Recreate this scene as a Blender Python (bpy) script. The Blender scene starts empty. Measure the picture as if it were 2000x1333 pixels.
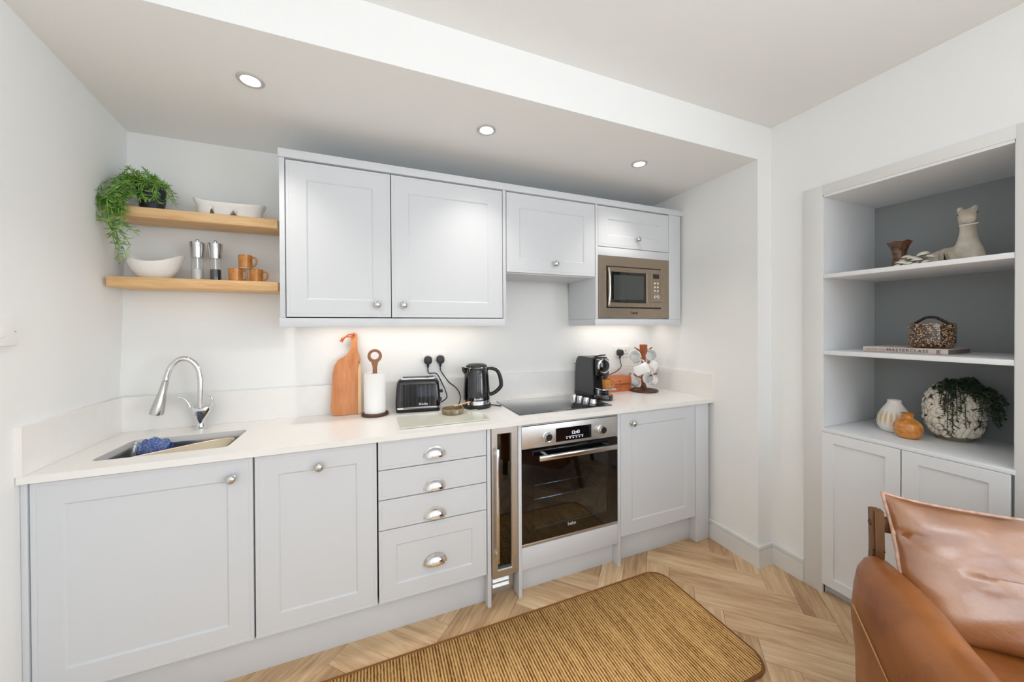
import bpy, bmesh, math, random
from mathutils import Vector, Matrix
R = math.radians
PI = math.pi
random.seed(7)
S = bpy.context.scene
C = S.collection

# ------------------------------------------------------------------ camera
cam = bpy.data.cameras.new('camera'); camo = bpy.data.objects.new('camera', cam); C.objects.link(camo)
cam.sensor_width = 36.0; cam.sensor_fit = 'HORIZONTAL'
cam.lens = 686.456 / 2000 * 36.0
cam.shift_x = 0.0; cam.shift_y = -23.566 / 2000
cam.clip_start = 0.02
_yaw, _pit, _rol = 0.3818, -0.0061, -0.0052
_F = Vector((math.sin(_yaw) * math.cos(_pit), math.cos(_yaw) * math.cos(_pit), math.sin(_pit)))
_R0 = Vector((math.cos(_yaw), -math.sin(_yaw), 0)); _U0 = _R0.cross(_F)
_R = _R0 * math.cos(_rol) + _U0 * math.sin(_rol); _U = -_R0 * math.sin(_rol) + _U0 * math.cos(_rol)
_m = Matrix((_R, _U, -_F)).transposed().to_4x4(); _m.translation = Vector((1.0337, -2.2771, 1.3817))
camo.matrix_world = _m
S.camera = camo

# ------------------------------------------------------------------ world, lights, exposure
S.view_settings.view_transform = 'Standard'; S.view_settings.look = 'None'
S.view_settings.gamma = 1.0; S.view_settings.use_curve_mapping = False
S.view_settings.exposure = -0.77
S.cycles.use_denoising = True
S.cycles.max_bounces = 10; S.cycles.diffuse_bounces = 6; S.cycles.glossy_bounces = 4; S.cycles.transparent_max_bounces = 12
S.cycles.sample_clamp_indirect = 4.0
S.cycles.caustics_reflective = False; S.cycles.caustics_refractive = False
W = bpy.data.worlds.new('sky'); S.world = W; W.use_nodes = True
W.node_tree.nodes['Background'].inputs[0].default_value = (0.80, 0.88, 1.0, 1)
W.node_tree.nodes['Background'].inputs[1].default_value = 1.6

def area(name, loc, sx, sy, power, col, rot):
    l = bpy.data.lights.new(name, 'AREA'); l.shape = 'RECTANGLE'; l.size = sx; l.size_y = sy
    l.energy = power; l.color = col
    o = bpy.data.objects.new(name, l); C.objects.link(o); o.location = loc; o.rotation_euler = rot
    return o
# daylight through the two windows of the wall behind the camera
WIN = [(0.55, 1.55), (1.95, 2.95)]
WINZ = (0.55, 2.15)
for i, (a, b) in enumerate(WIN):
    area('window_daylight', ((a + b) / 2, -4.46, sum(WINZ) / 2), b - a, WINZ[1] - WINZ[0], 18, (0.85, 0.925, 1.0), (R(90), 0, 0))
# daylight through the side window in the right wall, behind the camera
WL = (2.60, 4.10)
area('window_daylight', (3.26, -sum(WL) / 2, sum(WINZ) / 2), WINZ[1] - WINZ[0], WL[1] - WL[0], 180, (0.85, 0.925, 1.0), (0, R(90), 0))
# unseen fill light added behind the camera to brighten the ceiling
area('ceiling_fill', (1.5, -3.3, 1.75), 0.5, 0.5, 36, (0.90, 0.95, 1.0), (R(180), 0, 0))
# LED strips under the wall cabinets
for x0, x1, d in ((0.72, 1.68, 0.22), (2.42, 3.02, 0.20)):
    area('cabinet_led', ((x0 + x1) / 2, -d, 1.419), x1 - x0, 0.03, 2.3 * (x1 - x0), (1.0, 0.90, 0.80), (0, 0, 0))

# ------------------------------------------------------------------ materials
def lin(c):
    return tuple(((v / 255) / 12.92 if v <= 10 else (((v / 255) + 0.055) / 1.055) ** 2.4) for v in c) + (1,)
MC = {}
def mat(name, rgb, rough=0.5, metal=0.0, spec=None, bump=None, var=None, emit=None, coat=0.0, coords='Object'):
    """plain procedural material; bump=(scale,strength), var=(scale,rgb2,detail,stretch)"""
    if name in MC: return MC[name]
    m = bpy.data.materials.new(name); m.use_nodes = True; nt = m.node_tree; b = nt.nodes['Principled BSDF']
    b.inputs['Base Color'].default_value = lin(rgb); b.inputs['Roughness'].default_value = rough
    b.inputs['Metallic'].default_value = metal
    if spec is not None: b.inputs['Specular IOR Level'].default_value = spec
    if coat: b.inputs['Coat Weight'].default_value = coat; b.inputs['Coat Roughness'].default_value = 0.06
    if emit:
        b.inputs['Emission Color'].default_value = lin(emit[0]); b.inputs['Emission Strength'].default_value = emit[1]
    tc = None
    if bump or var:
        tc = nt.nodes.new('ShaderNodeTexCoord')
    if var:
        mp = nt.nodes.new('ShaderNodeMapping'); mp.inputs['Scale'].default_value = var[3] if len(var) > 3 else (1, 1, 1)
        nz = nt.nodes.new('ShaderNodeTexNoise'); nz.inputs['Scale'].default_value = var[0]; nz.inputs['Detail'].default_value = var[2] if len(var) > 2 else 4
        rp = nt.nodes.new('ShaderNodeValToRGB'); rp.color_ramp.elements[0].color = lin(rgb); rp.color_ramp.elements[1].color = lin(var[1])
        rp.color_ramp.elements[0].position = 0.35; rp.color_ramp.elements[1].position = 0.68
        nt.links.new(tc.outputs[coords], mp.inputs[0]); nt.links.new(mp.outputs[0], nz.inputs['Vector'])
        nt.links.new(nz.outputs[0], rp.inputs[0]); nt.links.new(rp.outputs[0], b.inputs['Base Color'])
    if bump:
        nz = nt.nodes.new('ShaderNodeTexNoise'); nz.inputs['Scale'].default_value = bump[0]; nz.inputs['Detail'].default_value = 3
        bp = nt.nodes.new('ShaderNodeBump'); bp.inputs['Strength'].default_value = bump[1]; bp.inputs['Distance'].default_value = 0.01
        nt.links.new(tc.outputs[coords], nz.inputs['Vector']); nt.links.new(nz.outputs[0], bp.inputs['Height']); nt.links.new(bp.outputs[0], b.inputs['Normal'])
    MC[name] = m
    return m

def wood(name, c1, c2, c3, scale=6.0, stretch=(1, 12, 12), rough=0.45, rnd=0.0, knots=False, bump=0.08):
    """grain along local x"""
    if name in MC: return MC[name]
    m = bpy.data.materials.new(name); m.use_nodes = True; nt = m.node_tree; b = nt.nodes['Principled BSDF']; N = nt.nodes.new; L = nt.links.new
    b.inputs['Roughness'].default_value = rough
    tc = N('ShaderNodeTexCoord'); oi = N('ShaderNodeObjectInfo')
    add = N('ShaderNodeVectorMath'); add.operation = 'MULTIPLY_ADD'
    cmb = N('ShaderNodeCombineXYZ'); L(oi.outputs['Random'], cmb.inputs[0]); L(oi.outputs['Random'], cmb.inputs[1]); L(oi.outputs['Random'], cmb.inputs[2])
    L(cmb.outputs[0], add.inputs[0]); add.inputs[1].default_value = (37, 53, 11); L(tc.outputs['Object'], add.inputs[2])
    mp = N('ShaderNodeMapping'); mp.inputs['Scale'].default_value = stretch; L(add.outputs[0], mp.inputs[0])
    n1 = N('ShaderNodeTexNoise'); n1.inputs['Scale'].default_value = scale; n1.inputs['Detail'].default_value = 6; n1.inputs['Roughness'].default_value = 0.62; n1.inputs['Distortion'].default_value = 0.6
    L(mp.outputs[0], n1.inputs['Vector'])
    n2 = N('ShaderNodeTexNoise'); n2.inputs['Scale'].default_value = scale * 0.28; n2.inputs['Detail'].default_value = 2; L(mp.outputs[0], n2.inputs['Vector'])
    rp = N('ShaderNodeValToRGB'); e = rp.color_ramp.elements
    e[0].position = 0.32; e[0].color = lin(c1); e[1].position = 0.70; e[1].color = lin(c3); x = e.new(0.52); x.color = lin(c2)
    mx = N('ShaderNodeMath'); mx.operation = 'MULTIPLY_ADD'; mx.inputs[1].default_value = 0.55; L(n1.outputs[0], mx.inputs[0])
    m2 = N('ShaderNodeMath'); m2.operation = 'MULTIPLY'; m2.inputs[1].default_value = 0.45; L(n2.outputs[0], m2.inputs[0]); L(m2.outputs[0], mx.inputs[2])
    if rnd:
        m3 = N('ShaderNodeMath'); m3.operation = 'MULTIPLY_ADD'; m3.inputs[1].default_value = rnd; L(oi.outputs['Random'], m3.inputs[0]); L(mx.outputs[0], m3.inputs[2])
        m4 = N('ShaderNodeMath'); m4.operation = 'SUBTRACT'; m4.inputs[1].default_value = rnd / 2; L(m3.outputs[0], m4.inputs[0]); L(m4.outputs[0], rp.inputs[0])
    else:
        L(mx.outputs[0], rp.inputs[0])
    L(rp.outputs[0], b.inputs['Base Color'])
    bp = N('ShaderNodeBump'); bp.inputs['Strength'].default_value = bump; bp.inputs['Distance'].default_value = 0.004
    L(n1.outputs[0], bp.inputs['Height']); L(bp.outputs[0], b.inputs['Normal'])
    MC[name] = m
    return m

def glass(name, tint=(255, 255, 255), gloss=0.10, rough=0.02):
    if name in MC: return MC[name]
    m = bpy.data.materials.new(name); m.use_nodes = True; nt = m.node_tree; N = nt.nodes.new; L = nt.links.new
    for n in list(nt.nodes):
        if n.type == 'BSDF_PRINCIPLED': nt.nodes.remove(n)
    out = [n for n in nt.nodes if n.type == 'OUTPUT_MATERIAL'][0]
    t = N('ShaderNodeBsdfTransparent'); t.inputs[0].default_value = lin(tint)
    g = N('ShaderNodeBsdfGlossy'); g.inputs['Roughness'].default_value = rough
    fr = N('ShaderNodeLayerWeight'); fr.inputs[0].default_value = 0.35
    ma = N('ShaderNodeMath'); ma.operation = 'MULTIPLY_ADD'; ma.inputs[1].default_value = 0.5; ma.inputs[2].default_value = gloss; L(fr.outputs['Fresnel'], ma.inputs[0])
    mx = N('ShaderNodeMixShader'); L(ma.outputs[0], mx.inputs[0]); L(t.outputs[0], mx.inputs[1]); L(g.outputs[0], mx.inputs[2]); L(mx.outputs[0], out.inputs[0])
    MC[name] = m
    return m

WALL = mat('wall_paint', (239, 240, 239), 0.9, bump=(180, 0.08))
CEIL = mat('ceiling_paint', (236, 237, 236), 0.9)
TRIM = mat('trim_paint', (224, 224, 222), 0.5)
CAB = mat('cabinet_paint', (212, 215, 219), 0.5, spec=0.25, bump=(60, 0.015))
CABIN = mat('cabinet_carcass', (206, 208, 210), 0.5)
GAP = mat('dark_gap', (70, 72, 74), 0.8)
NICHE = mat('alcove_paint', (232, 234, 236), 0.5)
NICHEB = mat('alcove_back_grey', (150, 154, 154), 0.6)  # back panel set in a darker grey than the sides
QUARTZ = mat('white_quartz', (240, 238, 235), 0.25, var=(25, (238, 236, 233), 5))
CHROME = mat('chrome', (225, 227, 230), 0.07, 1.0)
NICKEL = mat('satin_nickel', (205, 205, 204), 0.16, 1.0)
STEEL = mat('brushed_steel', (214, 213, 211), 0.40, 1.0, var=(30, (198, 197, 195), 4, (1, 1, 40)))
STEELW = mat('warm_brushed_steel', (176, 160, 143), 0.30, 1.0, var=(20, (160, 146, 130), 4, (1, 1, 40)))
BLKGLASS = mat('black_glass', (10, 11, 13), 0.05, coat=0.5)
BLACK = mat('black_plastic', (22, 22, 24), 0.35)
BLACKGL = mat('gloss_black', (13, 14, 17), 0.10, coat=0.6)
DKGREY = mat('dark_grey_plastic', (62, 63, 66), 0.45)
WHITE = mat('white_ceramic', (243, 243, 241), 0.18, coat=0.3)
WPLAS = mat('white_plastic', (240, 240, 238), 0.35)
PAPER = mat('paper_towel', (248, 247, 245), 0.95, bump=(120, 0.15))
OAKSHELF = wood('pine_shelf_wood', (205, 158, 104), (226, 186, 134), (240, 208, 162), 7, (1.2, 14, 14), 0.5)
BOARDW = wood('acacia_wood', (180, 106, 60), (204, 134, 82), (220, 158, 108), 5, (9, 9, 1.0), 0.5)
SAPW = wood('sapwood', (226, 186, 132), (236, 204, 156), (240, 214, 172), 5, (9, 9, 1.0), 0.5)
DKWOOD = wood('dark_walnut', (64, 34, 22), (84, 46, 30), (102, 60, 40), 8, (1, 8, 8), 0.45)
MIDWOOD = wood('walnut_handle', (128, 80, 52), (150, 98, 66), (166, 116, 82), 8, (8, 8, 1), 0.5)
CRATEW = wood('stained_crate_wood', (176, 92, 48), (202, 116, 66), (214, 138, 88), 6, (1, 9, 9), 0.55)
CHAIRW = wood('chair_walnut', (84, 54, 28), (112, 76, 42), (134, 96, 58), 7, (8, 8, 1), 0.4)
TREEW = wood('mug_tree_wood', (134, 66, 26), (158, 84, 38), (178, 104, 56), 8, (8, 8, 1), 0.4)
FLOORW = wood('oak_herringbone', (166, 130, 94), (206, 172, 132), (230, 204, 166), 5.5, (1.0, 9, 9), 0.42, rnd=0.20)
AMBER = mat('amber_ceramic', (176, 112, 40), 0.22, var=(40, (196, 132, 56), 4), coat=0.4)
LEATHER = mat('tan_leather', (126, 70, 27), 0.36, var=(7, (160, 98, 48), 6), bump=(90, 0.12))
LEATHERB = mat('tan_leather_polished', (142, 84, 42), 0.30, var=(6, (176, 120, 76), 6), bump=(70, 0.16), spec=0.9, coat=1.0)
PIPING = mat('pale_piping', (222, 190, 176), 0.5, var=(60, (196, 148, 124), 3))
GLASS = glass('clear_glass')
OVENGL = glass('oven_glass', (190, 198, 206), 0.05)
DARKGL = glass('dark_glass', (88, 88, 92), 0.05)

# ------------------------------------------------------------------ mesh helpers
def box(bm, x0, x1, y0, y1, z0, z1, bev=0.0):
    r = bmesh.ops.create_cube(bm, size=1.0)
    vs = r['verts']
    for v in vs:
        v.co = Vector(((x0 + x1) / 2 + v.co.x * (x1 - x0), (y0 + y1) / 2 + v.co.y * (y1 - y0), (z0 + z1) / 2 + v.co.z * (z1 - z0)))
    if bev > 0:
        es = list({e for v in vs for e in v.link_edges})
        bmesh.ops.bevel(bm, geom=es, offset=bev, segments=2, profile=0.5, affect='EDGES', clamp_overlap=True)
    return bm
def bd(bm, x0, x1, d0, d1, z0, z1, bev=0.0):      # d = distance from the back wall (y = -d)
    return box(bm, x0, x1, -d1, -d0, z0, z1, bev)
def nb(): return bmesh.new()
def lathe(bm, prof, n=32, c=(0, 0, 0), axis='Z', mtx=None):
    """prof: list of (r, h)"""
    rings = []
    for r, h in prof:
        ring = []
        if r < 1e-6:
            ring = [bm.verts.new((0, 0, h))]
        else:
            for i in range(n):
                a = 2 * PI * i / n; ring.append(bm.verts.new((r * math.cos(a), r * math.sin(a), h)))
        rings.append(ring)
    allv = [v for g in rings for v in g]
    for A, B in zip(rings, rings[1:]):
        if len(A) == 1 and len(B) == 1: continue
        for i in range(n):
            j = (i + 1) % n
            try:
                if len(A) == 1: bm.faces.new((A[0], B[i], B[j]))
                elif len(B) == 1: bm.faces.new((A[i], A[j], B[0]))
                else: bm.faces.new((A[i], A[j], B[j], B[i]))
            except ValueError: pass
    M = Matrix.Translation(c)
    if axis == 'Y': M = M @ Matrix.Rotation(R(90), 4, 'X')        # +h points to -y
    if axis == 'X': M = M @ Matrix.Rotation(R(-90), 4, 'Y')       # +h points to -x
    if mtx is not None: M = mtx
    bmesh.ops.transform(bm, matrix=M, verts=allv)
    return allv
def tube(bm, pts, rad, n=10, closed=False, flat=None, caps=True):
    """sweep a circle along pts; rad may be a list"""
    P = [Vector(p) for p in pts]; k = len(P)
    rads = rad if isinstance(rad, (list, tuple)) else [rad] * k
    rings = []; up = None
    for i in range(k):
        a = P[(i - 1) % k] if (closed or i > 0) else P[0]; b = P[(i + 1) % k] if (closed or i < k - 1) else P[-1]
        t = (b - a).normalized()
        if up is None:
            up = Vector((0, 0, 1)) if abs(t.z) < 0.9 else Vector((1, 0, 0))
        s = t.cross(up).normalized(); up = s.cross(t).normalized()
        ring = []
        for j in range(n):
            q = 2 * PI * j / n
            ring.append(bm.verts.new(P[i] + (s * math.cos(q) + up * math.sin(q) * (flat or 1.0)) * rads[i]))
        rings.append(ring)
    m = k if closed else k - 1
    for i in range(m):
        A, B = rings[i], rings[(i + 1) % k]
        for j in range(n):
            bm.faces.new((A[j], A[(j + 1) % n], B[(j + 1) % n], B[j]))
    if not closed and caps:
        try: bm.faces.new(rings[0]); bm.faces.new(rings[-1])
        except ValueError: pass
    return bm
def spline(pts, n=8):
    P = [Vector(p) for p in pts]; out = []
    for i in range(len(P) - 1):
        p0 = P[max(i - 1, 0)]; p1 = P[i]; p2 = P[i + 1]; p3 = P[min(i + 2, len(P) - 1)]
        for k in range(n):
            t = k / n
            out.append(0.5 * ((2 * p1) + (p2 - p0) * t + (2 * p0 - 5 * p1 + 4 * p2 - p3) * t * t + (3 * p1 - p0 - 3 * p2 + p3) * t ** 3))
    out.append(P[-1]); return out
def prism(bm, outline, h0, h1, bev=0.0):
    """outline of (x, z) extruded along y from -h0 to -h1 (h = d)"""
    vs = [bm.verts.new((x, -h0, z)) for x, z in outline]
    f = bm.faces.new(vs)
    r = bmesh.ops.extrude_face_region(bm, geom=[f])
    nv = [g for g in r['geom'] if isinstance(g, bmesh.types.BMVert)]
    for v in nv: v.co.y = -h1
    if bev:
        es = list({e for v in nv + vs for e in v.link_edges if (abs(e.verts[0].co.y - e.verts[1].co.y) < 1e-6)})
        bmesh.ops.bevel(bm, geom=es, offset=bev, segments=2, profile=0.5, affect='EDGES', clamp_overlap=True)
    return bm
def rrect(x0, x1, y0, y1, r, n=5):
    out = []
    for cx, cy, a0 in ((x1 - r, y0 + r, -90), (x1 - r, y1 - r, 0), (x0 + r, y1 - r, 90), (x0 + r, y0 + r, 180)):
        for i in range(n + 1):
            a = R(a0 + 90 * i / n); out.append((cx + r * math.cos(a), cy + r * math.sin(a)))
    return out
def loft(bm, rings, cap0=False, cap1=False, closed=True):
    V = [[bm.verts.new(p) for p in ring] for ring in rings]
    n = len(V[0])
    for A, B in zip(V, V[1:]):
        for i in range(n if closed else n - 1):
            j = (i + 1) % n
            bm.faces.new((A[i], A[j], B[j], B[i]))
    if cap0: bm.faces.new(V[0])
    if cap1: bm.faces.new(V[-1])
    return V
def slab_hole(bm, outer, holes, z0, z1):
    es = []
    for lp in [outer] + holes:
        vs = [bm.verts.new((x, y, z1)) for x, y in lp]
        es += [bm.edges.new((vs[i], vs[(i + 1) % len(vs)])) for i in range(len(vs))]
    r = bmesh.ops.triangle_fill(bm, use_beauty=True, edges=es)
    fs = [g for g in r['geom'] if isinstance(g, bmesh.types.BMFace)]
    r = bmesh.ops.extrude_face_region(bm, geom=fs)
    for g in r['geom']:
        if isinstance(g, bmesh.types.BMVert): g.co.z = z0
    return bm
def finish(bm, name, m, sharp=32, recalc=True):
    if recalc: bmesh.ops.recalc_face_normals(bm, faces=bm.faces)
    lim = R(sharp)
    for f in bm.faces: f.smooth = True
    for e in bm.edges:
        if len(e.link_faces) == 2:
            try: e.smooth = e.calc_face_angle() < lim
            except ValueError: e.smooth = True
    me = bpy.data.meshes.new(name); bm.to_mesh(me); bm.free()
    me.materials.append(m)
    return me
def obj(name, bm, m, parent=None, sharp=32, off=None, label=None, kind=None, recalc=True):
    """link bm as ONE object; a part's vertices are given in world space and shifted by its thing's location (off)"""
    if off is None and parent is not None: off = root_loc(parent)
    if off is not None: bmesh.ops.translate(bm, verts=bm.verts, vec=-Vector(off))
    o = bpy.data.objects.new(name, finish(bm, name, m, sharp, recalc)); C.objects.link(o)
    if parent is not None: o.parent = parent
    if label: o['label'] = label
    if kind: o['kind'] = kind
    return o
def root_loc(o):
    while o.parent is not None: o = o.parent
    return o.location.copy()
def tag(o, label, cat, group=None):
    o['label'] = label; o['category'] = cat
    if group: o['group'] = group
    return o
def thing(name, label, cat, loc, group=None):
    o = bpy.data.objects.new(name, None); o.empty_display_size = 0.05; C.objects.link(o); o.location = loc
    return tag(o, label, cat, group)
def struct(name, bm, m, parent=None, sharp=32):
    o = obj(name, bm, m, parent, sharp)
    if parent is None: o['kind'] = 'structure'
    return o
def dup(o, parent=None):
    c = o.copy(); C.objects.link(c)
    if parent is not None: c.parent = parent
    for ch in list(o.children): dup(ch, c)
    return c
def sub(name, me, m, parent, loc=(0, 0, 0), rot=(0, 0, 0)):
    o = bpy.data.objects.new(name, me); C.objects.link(o); o.parent = parent; o.location = loc; o.rotation_euler = rot
    return o
def text_bm(txt, size, mtx, depth=0.0004, spacing=1.0, bold=False):
    cu = bpy.data.curves.new('t', 'FONT'); cu.body = txt; cu.size = size; cu.align_x = 'CENTER'; cu.align_y = 'CENTER'
    cu.extrude = depth; cu.space_character = spacing; cu.resolution_u = 2
    if bold: cu.offset = size * 0.02
    o = bpy.data.objects.new('t', cu); C.objects.link(o)
    dg = bpy.context.evaluated_depsgraph_get(); me = o.evaluated_get(dg).to_mesh()
    bm = bmesh.new(); bm.from_mesh(me); o.evaluated_get(dg).to_mesh_clear()
    bpy.data.objects.remove(o); bpy.data.curves.remove(cu)
    bmesh.ops.transform(bm, matrix=mtx, verts=bm.verts)
    return bm
def skin_bm(verts, edges, radii, sub_lv=2):
    me = bpy.data.meshes.new('s'); me.from_pydata(verts, edges, []); o = bpy.data.objects.new('s', me); C.objects.link(o)
    md = o.modifiers.new('skin', 'SKIN'); md.use_smooth_shade = True
    for i, r in enumerate(radii):
        r = r if isinstance(r, tuple) else (r, r)
        me.skin_vertices[0].data[i].radius = r
    me.skin_vertices[0].data[0].use_root = True
    sd = o.modifiers.new('sub', 'SUBSURF'); sd.levels = sub_lv; sd.render_levels = sub_lv
    dg = bpy.context.evaluated_depsgraph_get(); ev = o.evaluated_get(dg); m2 = ev.to_mesh()
    bm = bmesh.new(); bm.from_mesh(m2); ev.to_mesh_clear(); bpy.data.objects.remove(o); bpy.data.meshes.remove(me)
    return bm
FRONT = Matrix(((1, 0, 0, 0), (0, 0, -1, 0), (0, 1, 0, 0), (0, 0, 0, 1)))     # text facing -y
def front_at(x, d, z): return Matrix.Translation((x, -d, z)) @ FRONT
LEFTF = Matrix(((0, 0, -1, 0), (-1, 0, 0, 0), (0, 1, 0, 0), (0, 0, 0, 1)))    # facing -x, text runs towards -y
def left_at(x, y, z): return Matrix.Translation((x, y, z)) @ LEFTF

def door_bm(u0, u1, v0, v1, front, thick, rings, axis='y'):
    """shaker front. rings: (inset, recess). axis 'y': faces -y at y=-front; axis 'x': faces -x at x=front and u is d"""
    bm = nb()
    def P(u, v, w):                                     # w = recess behind the front
        return (u, -(front - w), v) if axis == 'y' else (front + w, -u, v)
    def ring(i, w): return [P(u0 + i, v0 + i, w), P(u1 - i, v0 + i, w), P(u1 - i, v1 - i, w), P(u0 + i, v1 - i, w)]
    rs = [ring(0, thick)] + [ring(i, w) for i, w in rings]
    loft(bm, rs, True, True)
    return bm
def shaker(stile, rec=0.006): return [(0, 0.0015), (0.0015, 0), (0.0115, 0), (0.0125, 0.0009), (0.0145, 0.0009), (0.0155, 0), (stile - 0.004, 0), (stile, 0.0028), (stile + 0.002, rec)]
def shaker_flat(stile): return [(0, 0.0012), (0.0012, 0), (stile, 0), (stile + 0.0015, 0.009)]

def knob_me():
    bm = nb(); lathe(bm, [(0.0, 0.0), (0.011, 0.0), (0.011, 0.003), (0.0065, 0.006), (0.006, 0.013), (0.011, 0.017), (0.0165, 0.021), (0.0172, 0.025), (0.014, 0.030), (0.008, 0.033), (0, 0.034)], 24, axis='Y')
    return finish(bm, 'knob', NICKEL, 50)
KNOB = knob_me()
def knob(parent, x, d, z):
    r = root_loc(parent)
    return sub('knob', KNOB, None, parent, (x - r.x, -d - r.y, z - r.z))
def cup_me():
    bm = nb(); a, b, c = 0.047, 0.040, 0.024; n, k = 20, 8; rows = []
    for i in range(k + 1):
        ph = PI / 2 * i / k
        rows.append([bm.verts.new((a * math.cos(th) * math.cos(ph), -c * math.sin(ph) - 0.002, b * math.sin(th) * math.cos(ph))) for th in [PI * j / n for j in range(n + 1)]])
    for A, B in zip(rows, rows[1:]):
        for j in range(n): bm.faces.new((A[j], A[j + 1], B[j + 1], B[j]))
    # flange
    V = []
    for (ra, rb, w) in ((a - .001, b - .001, 0.0035), (a + .006, b + .006, 0.0025), (a + .006, b + .006, 0.0)):
        V.append([bm.verts.new((ra * math.cos(PI * j / n), -w, rb * math.sin(PI * j / n))) for j in range(n + 1)])
    for A, B in zip(V, V[1:]):
        for j in range(n): bm.faces.new((A[j], A[j + 1], B[j + 1], B[j]))
    return finish(bm, 'cup_handle', CHROME, 50)
CUP = cup_me()

# ------------------------------------------------------------------ room shell
def dback(x, z):                       # back wall tilted and set a little out of square to line up in the camera view
    base = 0.115 - 0.006 * x
    return base - (z - 1.0) * (0.068 - 0.004 * x)
def quad(bm, pts, n=1): bm.faces.new([bm.verts.new(p) for p in pts])
HC, ZS, DP, XR, XW = 2.525, 2.327, 0.94, 3.096, 3.198
YF = -4.40
# floor slab and herringbone planks
bm = nb(); box(bm, -0.15, 3.75, YF - 0.1, 0.1, -0.06, -0.009); floor = struct('floor', bm, GAP)
def clip(poly, x0, x1, y0, y1):
    for ax, lim, sg in ((0, x0, 1), (0, x1, -1), (1, y0, 1), (1, y1, -1)):
        out = []
        for i in range(len(poly)):
            p, q = poly[i], poly[(i + 1) % len(poly)]
            ip = sg * (p[ax] - lim) >= 0; iq = sg * (q[ax] - lim) >= 0
            if ip: out.append(p)
            if ip != iq:
                t = (lim - p[ax]) / (q[ax] - p[ax]); out.append((p[0] + t * (q[0] - p[0]), p[1] + t * (q[1] - p[1])))
        poly = out
        if len(poly) < 3: return []
    return poly
PW, PN = 0.118, 5
A0, B0 = 1.202, 2.963                  # joint seen in the photograph, in diagonal coordinates
h2 = math.sqrt(0.5)
def ab2xy(a, b): return ((a + b) * h2, (a - b) * h2)
cnt = 0
for k in range(-60, 60):
    for s in range(-12, 12):
        for kind in (0, 1):
            if kind == 0: b0, b1, a0, a1 = k, k + 1, -k, -k + PN
            else: b0, b1, a0, a1 = k - PN, k, -k, -k + 1
            b0 += s * PN; b1 += s * PN; a0 += s * PN; a1 += s * PN
            g = 0.0006
            pts = [ab2xy(A0 + a0 * PW + g, B0 + b0 * PW + g), ab2xy(A0 + a0 * PW + g, B0 + b1 * PW - g), ab2xy(A0 + a1 * PW - g, B0 + b1 * PW - g), ab2xy(A0 + a1 * PW - g, B0 + b0 * PW + g)]
            pl = clip(pts, -0.06, 3.26, -3.0, -0.56)
            if len(pl) < 3: continue
            cx = sum(p[0] for p in pl) / len(pl); cy = sum(p[1] for p in pl) / len(pl)
            ang = R(45) if kind == 0 else R(-45)
            ca, sa = math.cos(-ang), math.sin(-ang)
            loc = [((x - cx) * ca - (y - cy) * sa, (x - cx) * sa + (y - cy) * ca) for x, y in pl]
            bm = nb(); f = 0.0009
            def shr(p):
                l = math.hypot(*p); return (p[0] * (1 - f / max(l, .01)), p[1] * (1 - f / max(l, .01)))
            try: loft(bm, [[(x, y, -0.009) for x, y in loc], [(x, y, -0.0006) for x, y in loc], [(*shr(p), 0.0) for p in loc]], False, True)
            except ValueError: bm.free(); continue
            o = bpy.data.objects.new('floor_plank', finish(bm, 'floor_plank', FLOORW, 20)); C.objects.link(o)
            o.parent = floor; o.location = (cx, cy, 0); o.rotation_euler = (0, 0, ang); cnt += 1
bm = nb(); box(bm, -0.06, 3.26, YF, -3.0, -0.009, 0.0)
o = obj('floor_planking', bm, FLOORW, floor); o['kind'] = 'stuff'

# ceiling and dropped soffit
bm = nb(); box(bm, -0.3, 3.75, YF - 0.1, 0.15, HC, HC + 0.06); struct('ceiling', bm, CEIL)
bm = nb(); bd(bm, -0.3, XW + 0.02, -0.15, DP, ZS, HC + 0.01); struct('trim_1', bm, WALL)      # bulkhead over the kitchen alcove
# back wall
bm = nb(); quad(bm, [(-0.3, -dback(-0.3, -0.05), -0.05), (3.3, -dback(3.3, -0.05), -0.05), (3.3, -dback(3.3, 2.45), 2.45), (-0.3, -dback(-0.3, 2.45), 2.45)])
r = bmesh.ops.extrude_face_region(bm, geom=bm.faces[:]); 
for g in r['geom']:
    if isinstance(g, bmesh.types.BMVert): g.co.y = 0.2
struct('wall_back', bm, WALL)
# left wall, twisted a little so its soffit line fits the camera view
def xl(d, z):
    lo = -0.043 + 0.0353 * d; hi = -0.046 + 0.136 * min(d, 0.95)
    return lo + max(0.0, min(1.0, (z - 1.1) / 1.25)) * (hi - lo)
bm = nb(); V = []
zs = [-0.05, 1.1, 1.35, 1.6, 1.85, 2.1, 2.35, 2.6]; ds = [-0.2, 0.0, 0.24, 0.48, 0.72, 0.95, 1.6, 2.6, 4.5]
V = [[bm.verts.new((xl(d, z), -d, z)) for d in ds] for z in zs]; V2 = [[bm.verts.new((-0.3, -d, z)) for d in (ds[0], ds[-1])] for z in (zs[0], zs[-1])]
for i in range(len(zs) - 1):
    for j in range(len(ds) - 1): bm.faces.new((V[i][j], V[i][j + 1], V[i + 1][j + 1], V[i + 1][j]))
struct('wall_left', bm, WALL, sharp=60)
# alcove right wall and pier
bm = nb(); bd(bm, XR, XW + 0.3, -0.1, DP - 0.0006, -0.05, ZS + 0.01)
for v in bm.verts:
    if v.co.x < XR + 0.01: v.co.x += 0.010 if v.co.y > -0.5 else -0.014
struct('wall_alcove', bm, WALL)
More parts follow.
